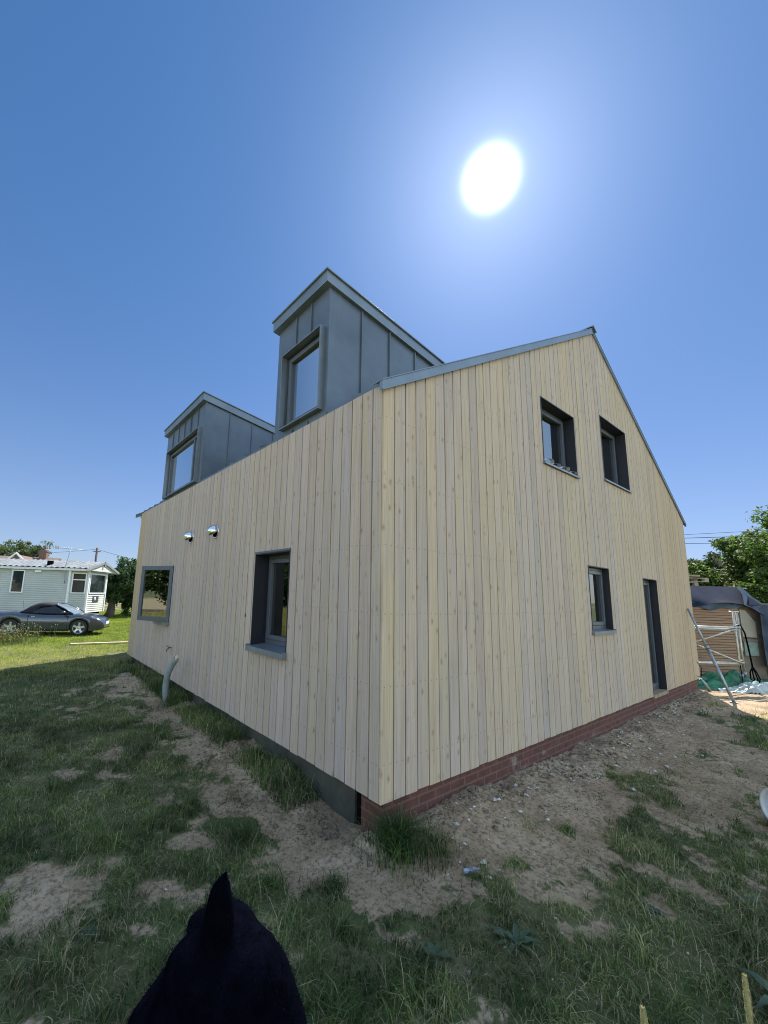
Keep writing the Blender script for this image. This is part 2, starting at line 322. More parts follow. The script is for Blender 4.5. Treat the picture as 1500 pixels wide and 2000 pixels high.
def soil_f(x, y):
    s_ = np.full(np.shape(x), -.30)
    # worn strip round the house
    dg_ = np.where((x > -.6) & (x < W + 3), -y, 9.)                       # distance out from the gable wall
    s_ = s_ + 1.55 * (1 - sstep(.45 + .22 * np.clip(x, 0, 4), 1.15 + .24 * np.clip(x, 0, 4), dg_)) * (dg_ > -1) * sstep(-1.0, -.1, x)
    dl_ = np.where((y > -.4) & (y < L + .6), -x, 9.)
    s_ = s_ + .85 * (1 - sstep(.25, .95, dl_)) * sstep(-.6, .4, y) * (1 - sstep(7.2, 9., y))
    for (px_, py_, pr_, pw_) in PATCHES:
        s_ = s_ + pw_ * .88 * np.exp(-((x - px_) ** 2 + (y - py_) ** 2) / (pr_ ** 2))
    s_ = s_ + .95 * fbm(x, y, 2.1, 4) + 1.9 * fbm(x + 40, y, 6.5, 5, .66)
    far = sstep(6.5, 9.5, y) * (1 - sstep(-.2, 1.2, x * 0 + np.where(x > 3, 5., 0.)))
    s_ = s_ - 1.2 * far - .9 * sstep(-3.0, -5.0, x) * 1.0
    return s_
def ground_z(x, y, fine=True):
    z = np.full(np.shape(x), -.275)
    z = z - .10 * np.exp(-((x + .1) ** 2 + (y - .9) ** 2) / 1.1 ** 2) + .12 * np.exp(-((x) ** 2 / 1.2 + (y - 6.6) ** 2 / 3.5))
    z = z + .03 * fbm(x, y, .35, 3) + .06 * np.exp(-((x - .8) ** 2 / .7 + (y + .1) ** 2 / .25))
    near = 1 - sstep(9, 22, np.hypot(x, y))
    z = z + .035 * fbm(x + 5, y + 9, 1.6, 3) * near
    if fine:
        so_ = sstep(-.1, .35, soil_f(x, y)) * near
        z = z + near * (.020 * fbm(x, y, 6, 4, .6) + .016 * so_ * np.abs(fbm(x + 3, y, 15, 3, .6)) )
        z = z - .014 * so_
        # rough spoil heaped against the plinth
        h = (1 - sstep(.05, .62, np.where(x > -.1, -y, 9.))) * (y < .2) * (x < W)
        z = z + h * (.03 + .04 * np.clip(fbm(x, y, 3.2, 3), -.3, 1) + .035 * np.abs(fbm(x + 9, y, 13, 3)))
        h2 = (1 - sstep(.05, .5, np.where((y > .3) & (y < L), -x, 9.))) * sstep(.35, 1.5, y)
        z = z + h2 * (.035 + .03 * (1 - sstep(2., 4., y)) + .06 * np.abs(fbm(x + 9, y + 4, 9, 3)))
    return z
def axis(lo, hi, st, far, k=1.09):
    a = list(np.arange(lo, hi, st)); d = st; x = hi
    while x < far: a.append(x); d *= k; x += d
    d = st; x = lo - st; pre = []
    while x > -far: pre.append(x); d *= k; x -= d
    return np.array(pre[::-1] + a)
gx = axis(-3.6, 6.5, .026, 900); gy = axis(-2.9, 7.5, .028, 900)
GX, GY = np.meshgrid(gx, gy, indexing='ij'); GZ = ground_z(GX, GY)
V = np.stack([GX, GY, GZ], -1).reshape(-1, 3); nx, ny = GX.shape
idx = np.arange(nx * ny).reshape(nx, ny)
F = np.stack([idx[:-1, :-1], idx[1:, :-1], idx[1:, 1:], idx[:-1, 1:]], -1).reshape(-1, 4)
me = arr_mesh('ground', V, F, 4, True); set_attr(me, 'soil', soil_f(GX, GY).ravel()); set_attr(me, 'field', np.maximum(sstep(-4.2, -6.5, GX) * (1 - sstep(30, 40, GY)), .22 * sstep(8.0, 9.5, GY) * (1 - sstep(12.5, 15, GY))).ravel())
def mat_ground():
    b = NB('earth_and_turf'); v = b.obj(); so_ = b.attr('soil').outputs['Fac']
    n1 = b.noise(v, 2.2, 6, .6); n2 = b.noise(v, 28, 5, .7); n3 = b.noise(v, 140, 3, .7)
    earth = b.ramp(n1, [(.3, (.27, .190, .116)), (.5, (.41, .305, .195)), (.72, (.56, .43, .29))])
    earth = b.mix(b.math('MULTIPLY', b.ramp(n2, [(.38, 1.), (.52, 0.)]), .75), earth, (.115, .085, .056))
    earth = b.mix(b.math('MULTIPLY', b.ramp(n3, [(.56, 0.), (.70, 1.)]), .5), earth, (.55, .46, .34))
    n4 = b.noise(v, 9, 6, .75, .6); earth = b.mix(b.math('MULTIPLY', b.ramp(n4, [(.56, 0.), (.66, 1.)]), .55), earth, (.12, .105, .06))
    turf = b.ramp(b.noise(v, 3.1, 6, .7), [(.3, (.055, .085, .026)), (.5, (.100, .118, .042)), (.72, (.23, .19, .11))])
    turf = b.mix(b.math('MULTIPLY', b.ramp(n2, [(.35, 0.), (.75, 1.)]), .45), turf, (.085, .095, .045))
    f = b.ramp(b.math('ADD', so_, b.math('MULTIPLY', b.math('SUBTRACT', n2, .5), 1.1)), [(-.05 + .05, 0.), (.42, 1.)])
    # damp dark spoil right against the brick plinth
    fld = b.attr('field').outputs['Fac']; b.base(b.mix(fld, b.mix(f, turf, earth), (.34, .27, .15))); b.set(rough=.95, spec=.15)
    b.bump(b.math('ADD', b.math('MULTIPLY', n2, 1.0), b.math('MULTIPLY', n3, .4)), .75, .02)
    return b.m
ground = new_obj('ground', me, mat_ground()); tag(ground, 'patchy turf and bare trodden earth around the timber house', kind='structure')
def gz(x, y): return float(ground_z(np.array([float(x)]), np.array([float(y)]))[0])

# ------------------------------------------------------------------ the timber house
house = empty('timber_house', (0, 0, 0))
tag(house, 'two storey house clad in pale vertical timber boards with grey metal dormers', 'house')
RX = 5.27; RZ_ = 6.46
def roof_l(x): return 3.545 + (RZ_ - 3.545) * x / RX if x <= RX else RZ_ + .05 + (3.64 - RZ_ - .05) * (x - RX) / (W - RX)
OP_G = [(3.14, 4.24, 3.53, 4.53), (5.36, 6.62, 3.72, 4.92), (4.385, 5.205, 1.193, 2.19), (6.884, 7.70, -.02, 2.115)]
OP_L = [(1.503, 2.362, .949, 2.13), (5.82, 6.71, .98, 2.105)]
def cladding(name, length, topf, ops, place, pitch, tintf, seed):
    rr = random.Random(seed); V_ = []; F_ = []; A = {k: [] for k in ('bu', 'bz', 'r1', 'r2', 'tint')}
    x = .0015; T = .021; k = 0
    while x < length - .01:
        p = pitch * rr.uniform(.97, 1.03); x1 = min(x + p - rr.uniform(.0095, .0145), length - .001)
        if length - x1 < .05: x1 = length - .001
        cuts = sorted({x, x1} | {e for o_ in ops for e in o_[:2] if x < e < x1} | ({RX} if x < RX < x1 and topf(RX) > 4 else set()))
        joints = []
        if topf(x) > 3.7 and rr.random() < .16: joints = [rr.uniform(.9, max(1.2, topf(x) - .5))]
        segs = [-.0] + joints + [99]
        rs = [(rr.random(), rr.random()) for _ in segs]; dz0 = rr.uniform(-.006, .004); d0 = rr.uniform(-.0015, .0015); tl = rr.uniform(-.0012, .0012)
        for a, c in zip(cuts[:-1], cuts[1:]):
            mid = (a + c) / 2; blocks = sorted([(o_[2], o_[3]) for o_ in ops if o_[0] < mid < o_[1]])
            iv = []; z = dz0
            for (b0, b1) in blocks:
                if b0 > z + .02: iv.append((z, b0))
                z = b1
            iv.append((z, 99))
            for (z0, z1) in iv:
                for q in range(len(segs) - 1):
                    s0 = max(z0, segs[q] + (.0015 if q else -1)); s1 = min(z1, segs[q + 1] - .0015)
                    if s1 - s0 < .01: continue
                    ta, tb = (min(s1, topf(a)), min(s1, topf(c)))
                    if ta - s0 < .005 and tb - s0 < .005: continue
                    k0 = len(V_)
                    zs = [(a, s0), (c, s0), (c, tb), (a, ta)]
                    bev = .0018
                    for d in (0, 1):
                        for (xx, zc) in zs:
                            dep = (d0 + tl * (xx - x) / p) if d == 0 else T
                            V_.append(place(xx, dep, zc)); A['bu'].append((xx - x) / (x1 - x)); A['bz'].append(zc)
                            A['r1'].append(rs[q][0]); A['r2'].append(rs[q][1]); A['tint'].append(tintf(mid, zc))
                    F_ += [(k0, k0 + 1, k0 + 2, k0 + 3), (k0 + 7, k0 + 6, k0 + 5, k0 + 4)] + [(k0 + i, k0 + 4 + i, k0 + 4 + (i + 1) % 4, k0 + (i + 1) % 4) for i in range(4)]
        x = x + p; k += 1
    me = bpy.data.meshes.new(name); me.from_pydata(V_, [], F_)
    bm = bmesh.new(); bm.from_mesh(me); bmesh.ops.recalc_face_normals(bm, faces=bm.faces); bm.to_mesh(me); bm.free()
    for kk, vals in A.items(): set_attr(me, kk, vals)
    return new_obj(name, me, M_BOARD, house)
PG = lambda a, d, z: (a, d, z)            # gable wall: a along +x, d inward
PL = lambda a, d, z: (d, a, z)            # long wall: a along +y
cladding('cladding', W, roof_l, OP_G, PG, .1535, lambda a, z: float(np.clip((a - 5.6) / 3.6, 0, 1)) * .85 + .12 * math.sin(a * 2.3), 3)
cladding('cladding', L, lambda a: 3.6, OP_L, lambda a, d, z: (d, a + .024 if a < .03 else a, z), .1505, lambda a, z: (1.0 if a > 8.45 else -.7), 5)
def wall_with_holes(mb, place, length, topf, ops, d0, d1, zb=-.02):
    xs = sorted({0.03, length} | {e for o_ in ops for e in o_[:2]} | ({RX} if topf(RX) > 4 else set()))
    for a, c in zip(xs[:-1], xs[1:]):
        mid = (a + c) / 2; z = zb; iv = []
        for (b0, b1) in sorted([(o_[2], o_[3]) for o_ in ops if o_[0] < mid < o_[1]]):
            if b0 > z: iv.append((z, b0, b0))
            z = b1
        iv.append((z, topf(a), topf(c)))
        for (z0, za, zc) in iv:
            mb.prism([(a, z0), (c, z0), (c, zc), (a, za)], lambda p, d: place(p[0], d, p[1]), d0, d1)
mb = MB(); tp = lambda x: roof_l(x) - .02
wall_with_holes(mb, PG, W - .03, tp, OP_G, .062, .30)
wall_with_holes(mb, lambda a, d, z: (d, a + .28, z), L - .28, lambda a: 3.56, [(o_[0] - .28, o_[1] - .28, o_[2], o_[3]) for o_ in OP_L], .062, .30)
mb.build('wall_core', M_BLACK, house)
# plain rear walls: far gable and back wall with a wide opening added to let sun inside
mb = MB(); wall_with_holes(mb, lambda a, d, z: (a, L - d, z), W - .03, tp, [], .0, .25)
mb.box((W - .25, .31, -.02), (W, .9, 3.55)).box((W - .25, 4.4, -.02), (W, L - .26, 3.55)).box((W - .25, .9, 2.2), (W, 4.4, 3.55))
mb.build('rear_wall', simple('rear_timber', (.42, .34, .24), .8, 0, .15, 6.), house)
mb = MB(); mb.box((.31, .31, -.06), (W - .26, L - .26, -.01)); mb.box((.31, .31, 2.55), (W - .26, L - .26, 2.7)); mb.box((5.9, .31, 0), (6.0, 2.6, 2.54)); mb.box((.31, 5.0, 0), (4.2, 5.1, 2.54))
mb.box((4.9, .31, 2.71), (5.0, 5.2, 5.8)); mb.box((.9, 3.0, 2.71), (4.8, 3.1, 3.9))
mb.build('interior', M_PLASTER, house)
# unseen wing added to cast the lawn's shadow edge, set back behind the long wall
mb = MB(); mb.prism([(.56, -.3), (W, -.3), (W, 3.5), (RX, RZ_), (.56, 3.5)], lambda p, d: (p[0], d, p[1]), L + .02, LR)
mb.build('shadow_wing', simple('rear_timber', (.42, .34, .24)), house)
# plinths
mb = MB(); mb.box((.07, .045, -.8), (W - .06, .30, -.012)); mb.build('brick_plinth', M_BRICK, house)
mb = MB(); mb.box((.12, .44, -.8), (.21, L - .04, -.012)); mb.build('concrete_plinth', M_CONC, house)
mb = MB(); mb.box((.14, .305, -.7), (.25, .435, -.014)); mb.build('corner_gap', M_BLACK, house)
# roof: two metal planes, seams and trims
def roofslab(mb, x0, x1, y0, y1, lift, th):
    za, zb = roof_l(max(0, x0)) + (0 if x0 >= 0 else x0 * .55), roof_l(min(W, x1)) - (0 if x1 <= W else (x1 - W) * .57)
    mb.prism([(x0, za + lift), (x1, zb + lift), (x1, zb + lift + th), (x0, za + lift + th)], lambda p, d: (p[0], d, p[1]), y0, y1)
mb = MB(); roofslab(mb, .035, RX, .005, L + .03, .035, .06); roofslab(mb, RX, W + .12, .005, L + .03, .035, .06)
roofslab(mb, .5, RX, L + .031, LR + .1, .035, .06); roofslab(mb, RX, W + .12, L + .031, LR + .1, .035, .06)  # roof carried on over the added wing
for i in range(19):
    y = .5 + i * .5
    if y < L: roofslab(mb, .04, RX - .03, y, y + .02, .095, .03)
    if y < L: roofslab(mb, RX + .03, W + .1, y, y + .02, .095, .03)
mb.build('roof', M_ZINC, house)
def rake(mb, y0, y1, x0, x1, lo=0.0, hi=.088):
    f = lambda x: 3.545 + (RZ_ - 3.545) * x / RX if x <= RX else RZ_ + .05 + (3.64 - RZ_ - .05) * (x - RX) / (W - RX)
    mb.prism([(x0, f(x0) + lo), (x1, f(x1) + lo), (x1, f(x1) + hi), (x0, f(x0) + hi)], lambda p, d: (p[0], d, p[1]), y0, y1)
mb = MB(); rake(mb, -.034, .004, -.055, RX - .001); rake(mb, -.026, .004, RX + .001, W + .17, .0, .05)
rake(mb, -.046, .10, -.06, RX, .0885, .099); rake(mb, -.032, .10, RX + .1, W + .18, .0505, .062)
rake(mb, -.038, -.02, -.05, RX, -.012, -.001); rake(mb, -.030, -.02, RX, W + .16, -.008, -.001)
mb.build('verge_trim', M_ZTRIM, house)
mb = MB(); rake(mb, L + .031, L + .07, -.13, RX); rake(mb, L + .02, L + .08, -.14, RX, .0885, .099)
mb.build('verge_trim', M_ZTRIM, house)
mb = MB(); mb.prism([(RX - .13, RZ_ + .05), (RX, RZ_ + .125), (RX + .13, RZ_ + .05), (RX + .13, RZ_ + .07), (RX, RZ_ + .150), (RX - .13, RZ_ + .07)], lambda p, d: (p[0], d, p[1]), -.06, L + .05)
mb.build('ridge_cap', M_ZTRIM, house)

def window(place, a0, a1, z0, z1, depth=.19, fw=.075, sill=True, sill_out=.05, sash=True, glass=None, mull=None, kind='window', lip=.006, apron=.05, parent=None, reveal=True, rmat=None):
    """frame mesh is the part; reveal, pane, sash, sill are its sub-parts"""
    B = lambda mb, a, b, c, d, e, f: mb.add([place(x, y, z) for x in (a, b) for y in (c, d) for z in (e, f)],
                                            [(0, 1, 3, 2), (4, 6, 7, 5), (0, 4, 5, 1), (2, 3, 7, 6), (0, 2, 6, 4), (1, 5, 7, 3)])
    zb = z0 + (.035 if sill else .0)
    mb = MB(); d0, d1 = depth, depth + .07
    B(mb, a0 + .012, a0 + fw * .7, d0, d1, zb, z1 - .012); B(mb, a1 - fw * .7, a1 - .012, d0, d1, zb, z1 - .012)
    B(mb, a0 + fw * .7 + .0005, a1 - fw * .7 - .0005, d0, d1, zb, zb + fw * .7); B(mb, a0 + fw * .7 + .0005, a1 - fw * .7 - .0005, d0, d1, z1 - fw * .7, z1 - .012)
    if mull: B(mb, mull - .03, mull + .03, d0 - .012, d1 - .004, zb + fw * .7 + .001, z1 - fw * .7 - .001)
    fr = mb.build(kind, M_FRAME, parent or house, .003)
    if reveal:
        mb = MB(); t = .012
        B(mb, a0 - .002, a0 + t, -lip, d1 + .01, z0, z1); B(mb, a1 - t, a1 + .002, -lip, d1 + .01, z0, z1)
        B(mb, a0 + t + .0005, a1 - t - .0005, -lip, d1 + .01, z1 - t, z1 + .002)
        mb.build('reveal', rmat or M_REVEAL, fr)
    pa, pb, pc, pd = a0 + fw * .7, a1 - fw * .7, zb + fw * .7, z1 - fw * .7
    if sash:
        s_ = .058; mb = MB(); e0, e1 = d0 - .014, d1 - .012
        B(mb, pa + .004, pa + s_, e0, e1, pc + .004, pd - .004); B(mb, pb - s_, pb - .004, e0, e1, pc + .004, pd - .004)
        B(mb, pa + s_ + .0005, pb - s_ - .0005, e0, e1, pc + .004, pc + s_); B(mb, pa + s_ + .0005, pb - s_ - .0005, e0, e1, pd - s_, pd - .004)
        mb.build('sash', M_FRAME, fr, .004); pa += s_; pb -= s_; pc += s_; pd -= s_
    if glass is not False:
        mb = MB(); e = d0 + .022; B(mb, pa + .001, pb - .001, e, e + .008, pc + .001, pd - .001); mb.build('pane', glass or M_GLASS, fr)
    if sill:
        mb = MB(); n = place
        poly = [(-sill_out, z0 - .012), (-sill_out, z0 + .012), (d0 + .005, z0 + .034), (d0 + .005, z0 + .028), (-sill_out + .006, z0 + .006), (-sill_out + .006, z0 - .012)]
        mb.prism(poly, lambda p, d: place(d, p[0], p[1]), a0 + .013, a1 - .013)
        B(mb, a0 - .014, a0 + .0125, -sill_out - .004, .018 - .03, z0 - .03, z0 + .035) if False else None
        B(mb, a0 - .02, a1 + .02, -sill_out - .006, -sill_out - .0005, z0 - apron, z0 + .016)
        B(mb, a0 - .02, a0 - .014, -sill_out, -.004, z0 - apron * .9, z0 + .03); B(mb, a1 + .014, a1 + .02, -sill_out, -.004, z0 - apron * .9, z0 + .03)
        mb.build('sill', M_SILL, fr, .001)
    return fr
# gable windows and door
w1 = window(PG, *OP_G[0], depth=.15, sill_out=.03, apron=.012); w1['label'] = 'upper gable window nearest the eaves with curled strips of tape on its sill'
w2 = window(PG, *OP_G[1], depth=.17, sill_out=.03, apron=.012); w2['label'] = 'upper gable window below the right roof slope'
w3 = window(PG, *OP_G[2], depth=.09, sill_out=.035, apron=.035); w3['label'] = 'small ground floor gable window'
for (a, h, l_) in ((3.17, .05, .22), (3.42, .03, .18), (3.70, .045, .2), (4.02, .03, .16)):
    pts = [Vector((a + l_ * t, -.02 + .03 * math.sin(6 * t), 3.575 + h * math.sin(math.pi * t))) for t in np.linspace(0, 1, 9)]
    mb = MB(); mb.loft([[p, p + Vector((0, .05, .012))] for p in pts], closed=False); mb.build('tape', M_DULLW, w1, recalc=False)
dr = window(PG, OP_G[3][0], OP_G[3][1], .03, 2.115, depth=.12, fw=.08, sill=False, kind='door')
mb = MB(); mb.box((6.89, -.02, -.035), (7.695, .16, .024)); mb.build('threshold', simple('timber_threshold', (.30, .23, .15), .8, 0, .2, 8.), dr)
mb = MB(); mb.lathe([(.012, .0), (.026, -.02), (.03, -.035), (.022, -.05), (.001, -.052)], (6.985, .135, 1.02), 'y', 12); mb.build('handle', M_CHROME, dr)
# long wall windows
wt = window(PL, *OP_L[0], depth=.20, fw=.08, sill_out=.06)
mb = MB(); mb.box((-.01, OP_L[0][0] - .01, OP_L[0][3] + .002), (.012, OP_L[0][1] + .01, OP_L[0][3] + .026)); mb.build('head_flashing', M_FRAME, wt)
wf = window(PL, *OP_L[1], depth=.12, fw=.07, sash=False, glass=False, sill_out=.06)
wf['label'] = 'far ground floor window with its grey sash swung open'
th = R(28); hw = .86
e_dir = Vector((-math.sin(th), math.cos(th), 0)); n_out = Vector((-math.cos(th), -math.sin(th), 0))
H0 = Vector((-.012, 5.835, 0))
def PS(a, d, z): p = H0 + e_dir * a - n_out * d; return (p.x, p.y, z)
mb = MB(); Bq = lambda a, b, c, d, e, f: mb.add([PS(x, y, z) for x in (a, b) for y in (c, d) for z in (e, f)], [(0, 1, 3, 2), (4, 6, 7, 5), (0, 4, 5, 1), (2, 3, 7, 6), (0, 2, 6, 4), (1, 5, 7, 3)])
zb, zt = 1.0, 2.10
Bq(0, .085, 0, .06, zb, zt); Bq(hw - .085, hw, 0, .06, zb, zt); Bq(.0855, hw - .0855, 0, .06, zb, zb + .085); Bq(.0855, hw - .0855, 0, .06, zt - .085, zt)
mb.build('open_sash', M_FRAME, wf, .004)
mb = MB(); Bq(.086, hw - .086, .02, .03, zb + .086, zt - .086); mb.build('pane', M_GLASS2, wf)

# dormers: > cheeks, roof, seams, window
def dormer(y0, y1, wy0, wy1, wz0, wz1, mull, front_seams):
    XB = 2.6; zf = 5.235; sl_ = -.16
    top = lambda x: zf + sl_ * x
    fx = .03
    # front wall with a hole and two cheeks, one mesh
    mb = MB()
    def slab(a, b, c, d, x0=fx, x1=fx + .10): mb.box((x0, a, c), (x1, b, d))
    slab(y0, wy0, 3.5, zf - .005); slab(wy1, y1, 3.5, zf - .005); slab(wy0 + .0002, wy1 - .0002, 3.5, wz0); slab(wy0 + .0002, wy1 - .0002, wz1, zf - .005)
    for (a, b) in ((y0, y0 + .1), (y1 - .1, y1)):
        mb.prism([(fx + .1005, 3.4), (XB, roof_l(XB) - .1), (XB, top(XB)), (fx + .1005, top(fx + .1))], lambda p, d: (p[0], d, p[1]), a, b)
    d = mb.build('dormer', M_ZINC, house)
    for xs in (.52, 1.01, 1.51, 2.0):
        for (ya, yb) in ((y0 - .022, y0 - .0005), (y1 + .0005, y1 + .022)):
            mb = MB(); mb.prism([(xs, roof_l(xs)), (xs + .016, roof_l(xs)), (xs + .016, top(xs) - .001), (xs, top(xs) - .001)], lambda p, d_: (p[0], d_, p[1]), ya, yb)
            mb.build('seam', M_ZINC, d)
    for ys in front_seams:
        for (c, e) in ((3.5, wz0 - .06 if wy0 - .05 < ys < wy1 + .05 else zf), (wz1 + .05, zf - .02)):
            if e - c > .02: MB().box((fx - .022, ys, c), (fx - .0005, ys + .014, e)).build('seam', M_ZINC, d)
    MB().box((fx - .006, y0 - .006, 3.5), (fx + .012, y0 + .012, zf - .02)).build('corner_flashing', M_ZINC, d)
    # roof: falls back towards the ridge, deep trim all round
    mb = MB(); o_ = .045; x0 = fx - .085; th_ = .14
    P_ = lambda x, z: (x, z)
    mb.prism([(x0, top(x0) - .0), (XB + .2, top(XB + .2)), (XB + .2, top(XB + .2) + th_), (x0, top(x0) + th_)], lambda p, d_: (p[0], d_, p[1]), y0 - o_, y1 + o_)
    mb.prism([(x0 - .02, top(x0) + th_ + .0005), (XB + .2, top(XB + .2) + th_ + .0005), (XB + .2, top(XB + .2) + th_ + .02), (x0 - .02, top(x0) + th_ + .02)], lambda p, d_: (p[0], d_, p[1]), y0 - o_ - .02, y1 + o_ + .02)
    mb.build('dormer_roof', M_ZTRIM, d, .002)
    # projecting metal surround and the window set back in it
    mb = MB(); t = .014; xo = -.042
    B = lambda a, b, c, e: mb.box((xo, a, c), (fx + .16, b, e))
    B(wy0 - t, wy0 - .0005, wz0 - t, wz1 + t); B(wy1 + .0005, wy1 + t, wz0 - t, wz1 + t); B(wy0, wy1, wz1 + .0005, wz1 + t); B(wy0, wy1, wz0 - t, wz0 - .0005)
    mb.build('window_surround', simple('surround_metal', (.17, .205, .24), .4, .4, .06, 6.), d)
    pl = lambda a, dd, z: (fx + dd, a, z)
    fr = window(pl, wy0, wy1, wz0, wz1, depth=.03, fw=.05, sill=False, sash=True, mull=mull, reveal=False, glass=mat_glass('dormer_glass', (.16, .2, .22), .5))
    fr.parent = d; fr.name = 'dormer_window'
    # its pane and sash join the dormer, to stay within three levels
    for ch in [c for c in bpy.data.objects if c.parent == fr]: ch.parent = d
    return d
d1 = dormer(.93, 2.09, 1.02, 1.86, 3.72, 4.74, None, (1.28, 1.62)); d1['label'] = 'narrow dormer nearest the corner with a single window'
d2 = dormer(4.82, 7.27, 5.0, 7.02, 3.68, 4.75, 5.42, (5.2, 5.6, 6.0, 6.4, 6.8)); d2['label'] = 'wide dormer with a two light window'
# cowls, bracket
for (y, z) in ((4.95, 2.60), (3.80, 2.585)):
    mb = MB(); mb.lathe([(.0, -.004), (.105, -.004), (.118, -.004), (.118, .010), (.0, .010)], (-.008, y, z), 'x', 24)
    rings = []
    for i in range(13):
        ph = i / 12 * math.pi * .78                                    # hood: a bowl opening downwards
        rings.append([(-.012 - .125 * math.sin(ph) * abs(math.sin(t)) ** .8 - .004, y - .105 * math.cos(t), z + (.105 * math.cos(ph)) * (abs(math.sin(t)) ** .9)) for t in np.linspace(.02, math.pi - .02, 17)])
    mb.loft(rings, closed=False)
    o = mb.build('vent_cowl', M_CHROME, house, recalc=False); m_ = o.modifiers.new('solid', 'SOLIDIFY'); m_.thickness = .003
    mb = MB(); mb.lathe([(.001, 0), (.088, 0)], (-.020, y, z - .005), 'x', 20); mb.build('vent_mouth', M_BLACK, o)
mb = MB(); mb.tube([(.01, 5.53, .56), (-.05, 5.52, .565), (-.10, 5.50, .60)], .008, 6); mb.tube([(-.04, 5.53, .565), (-.07, 5.57, .52), (-.06, 5.60, .48)], .009, 6); mb.tube([(-.05, 5.5, .56), (-.11, 5.44, .545)], .011, 6)
mb.build('wall_bracket', simple('brown_brass', (.22, .14, .07), .5, .5), house)
mb = MB(); mb.box((-.003, 2.55, 1.30), (.02, 2.575, 1.345)); mb.build('plug', M_BLACK, house)
mb = MB(); mb.tube([(W - .02, -.002, -.02), (W + .05, -.06, -.12), (W + .12, -.12, gz(W + .12, -.12) + .01)], .03, 8); mb.build('downpipe_tail', M_STEEL, house)
mb = MB(); mb.tube([(W - .25, -.01, .06), (W - .5, -.12, .1), (W - .62, -.16, .3), (W - .66, -.1, .42)], .006, 6); mb.build('cable_tail', M_BLACK, house)

# ------------------------------------------------------------------ vegetation
def mat_leaf(name, dark, mid, light, trans=.35, dry=None):
    b = NB(name); t = b.t; f = b.attr('rnd').outputs['Fac']
    c = b.ramp(f, [(0, dark), (.5, mid), (1, light)])
    if dry:
        g = b.attr('dry').outputs['Fac']; c = b.mix(g, c, b.ramp(f, [(0, dry[0]), (1, dry[1])]))
    b.base(c); b.set(rough=.62, spec=.18)
    tr = b.n('ShaderNodeBsdfTranslucent'); lt = b.mix(1.0, c, (1.5, 1.6, .75), 'MULTIPLY'); t.links.new(lt, tr.inputs[0])
    mx = b.n('ShaderNodeMixShader'); mx.inputs[0].default_value = trans
    t.links.new(b.p.outputs[0], mx.inputs[1]); t.links.new(tr.outputs[0], mx.inputs[2]); t.links.new(mx.outputs[0], b.out.inputs[0])
    return b.m
M_LAUREL = mat_leaf('laurel_leaves', (.016, .036, .014), (.036, .075, .024), (.11, .17, .05), .28)
M_ASH = mat_leaf('bright_leaves', (.032, .062, .020), (.070, .118, .030), (.14, .19, .050), .40)
M_FARLEAF = mat_leaf('distant_leaves', (.05, .075, .04), (.08, .11, .05), (.12, .15, .065), .3)
M_GRASS = mat_leaf('grass_blades', (.015, .044, .011), (.054, .112, .026), (.18, .235, .070), .22, ((.20, .165, .10), (.50, .42, .27)))
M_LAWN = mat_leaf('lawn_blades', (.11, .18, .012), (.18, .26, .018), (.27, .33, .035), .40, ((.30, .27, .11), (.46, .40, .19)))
M_BARK = simple('bark', (.085, .068, .050), .9, 0, .3, 5., .8, 18., stretch=(1, 1, .25))
def leaf_mesh(name, P, N, size, mat, parent, aspect=.5, seed=1):
    """pointed, slightly folded leaves at P, around directions N"""
    r = np.random.default_rng(seed); n = len(P)
    N = N + r.normal(0, .75, (n, 3)); N /= np.linalg.norm(N, axis=1, keepdims=True)
    A = r.normal(0, 1, (n, 3)); A[:, 2] -= .25; A -= N * (A * N).sum(1, keepdims=True); A /= np.linalg.norm(A, axis=1, keepdims=True)
    B = np.cross(N, A); s_ = (size * r.uniform(.6, 1.35, n))[:, None]
    base = P; tip = P + A * s_; l_ = P + A * s_ * .5 + B * s_ * aspect * .5 + N * s_ * .10; r_ = P + A * s_ * .5 - B * s_ * aspect * .5 + N * s_ * .10
    Vv = np.stack([base, l_, tip, r_], 1).reshape(-1, 3); k = np.arange(n) * 4
    Ff = np.stack([k, k + 1, k + 2, k, k + 2, k + 3], 1).reshape(-1, 3)
    me = arr_mesh(name, Vv, Ff, 3); set_attr(me, 'rnd', np.repeat(np.clip(r.normal(.45, .22, n), 0, 1), 4))
    return new_obj(name, me, mat, parent)
def crown(P0, rad, nc, per, cr, seed, shell=.55, flat=1.0):
    """leaf points in clumps spread through an uneven ellipsoid"""
    r = np.random.default_rng(seed); rad = np.array(rad, float)
    d = r.normal(0, 1, (nc, 3)); d /= np.linalg.norm(d, axis=1, keepdims=True); d[:, 2] = np.abs(d[:, 2]) * r.choice([1, 1, -.7], nc)
    lump = 1 + .28 * np.sin(d[:, 0] * 4.1 + seed) * np.cos(d[:, 1] * 3.7 + seed * 2) + r.normal(0, .08, nc)
    c = np.array(P0) + d * rad * (r.uniform(shell, 1, nc) * lump)[:, None]
    crs = cr * r.uniform(.5, 1.25, nc)
    q = r.normal(0, 1, (nc, per, 3)); q /= np.linalg.norm(q, axis=2, keepdims=True)
    P = c[:, None, :] + q * (crs[:, None] * r.uniform(.35, 1.05, (nc, per)))[..., None] * np.array([1, 1, .75 * flat])
    Nn = q * .8 + d[:, None, :] * .5 + np.array([0, 0, .5])
    return P.reshape(-1, 3), Nn.reshape(-1, 3), c
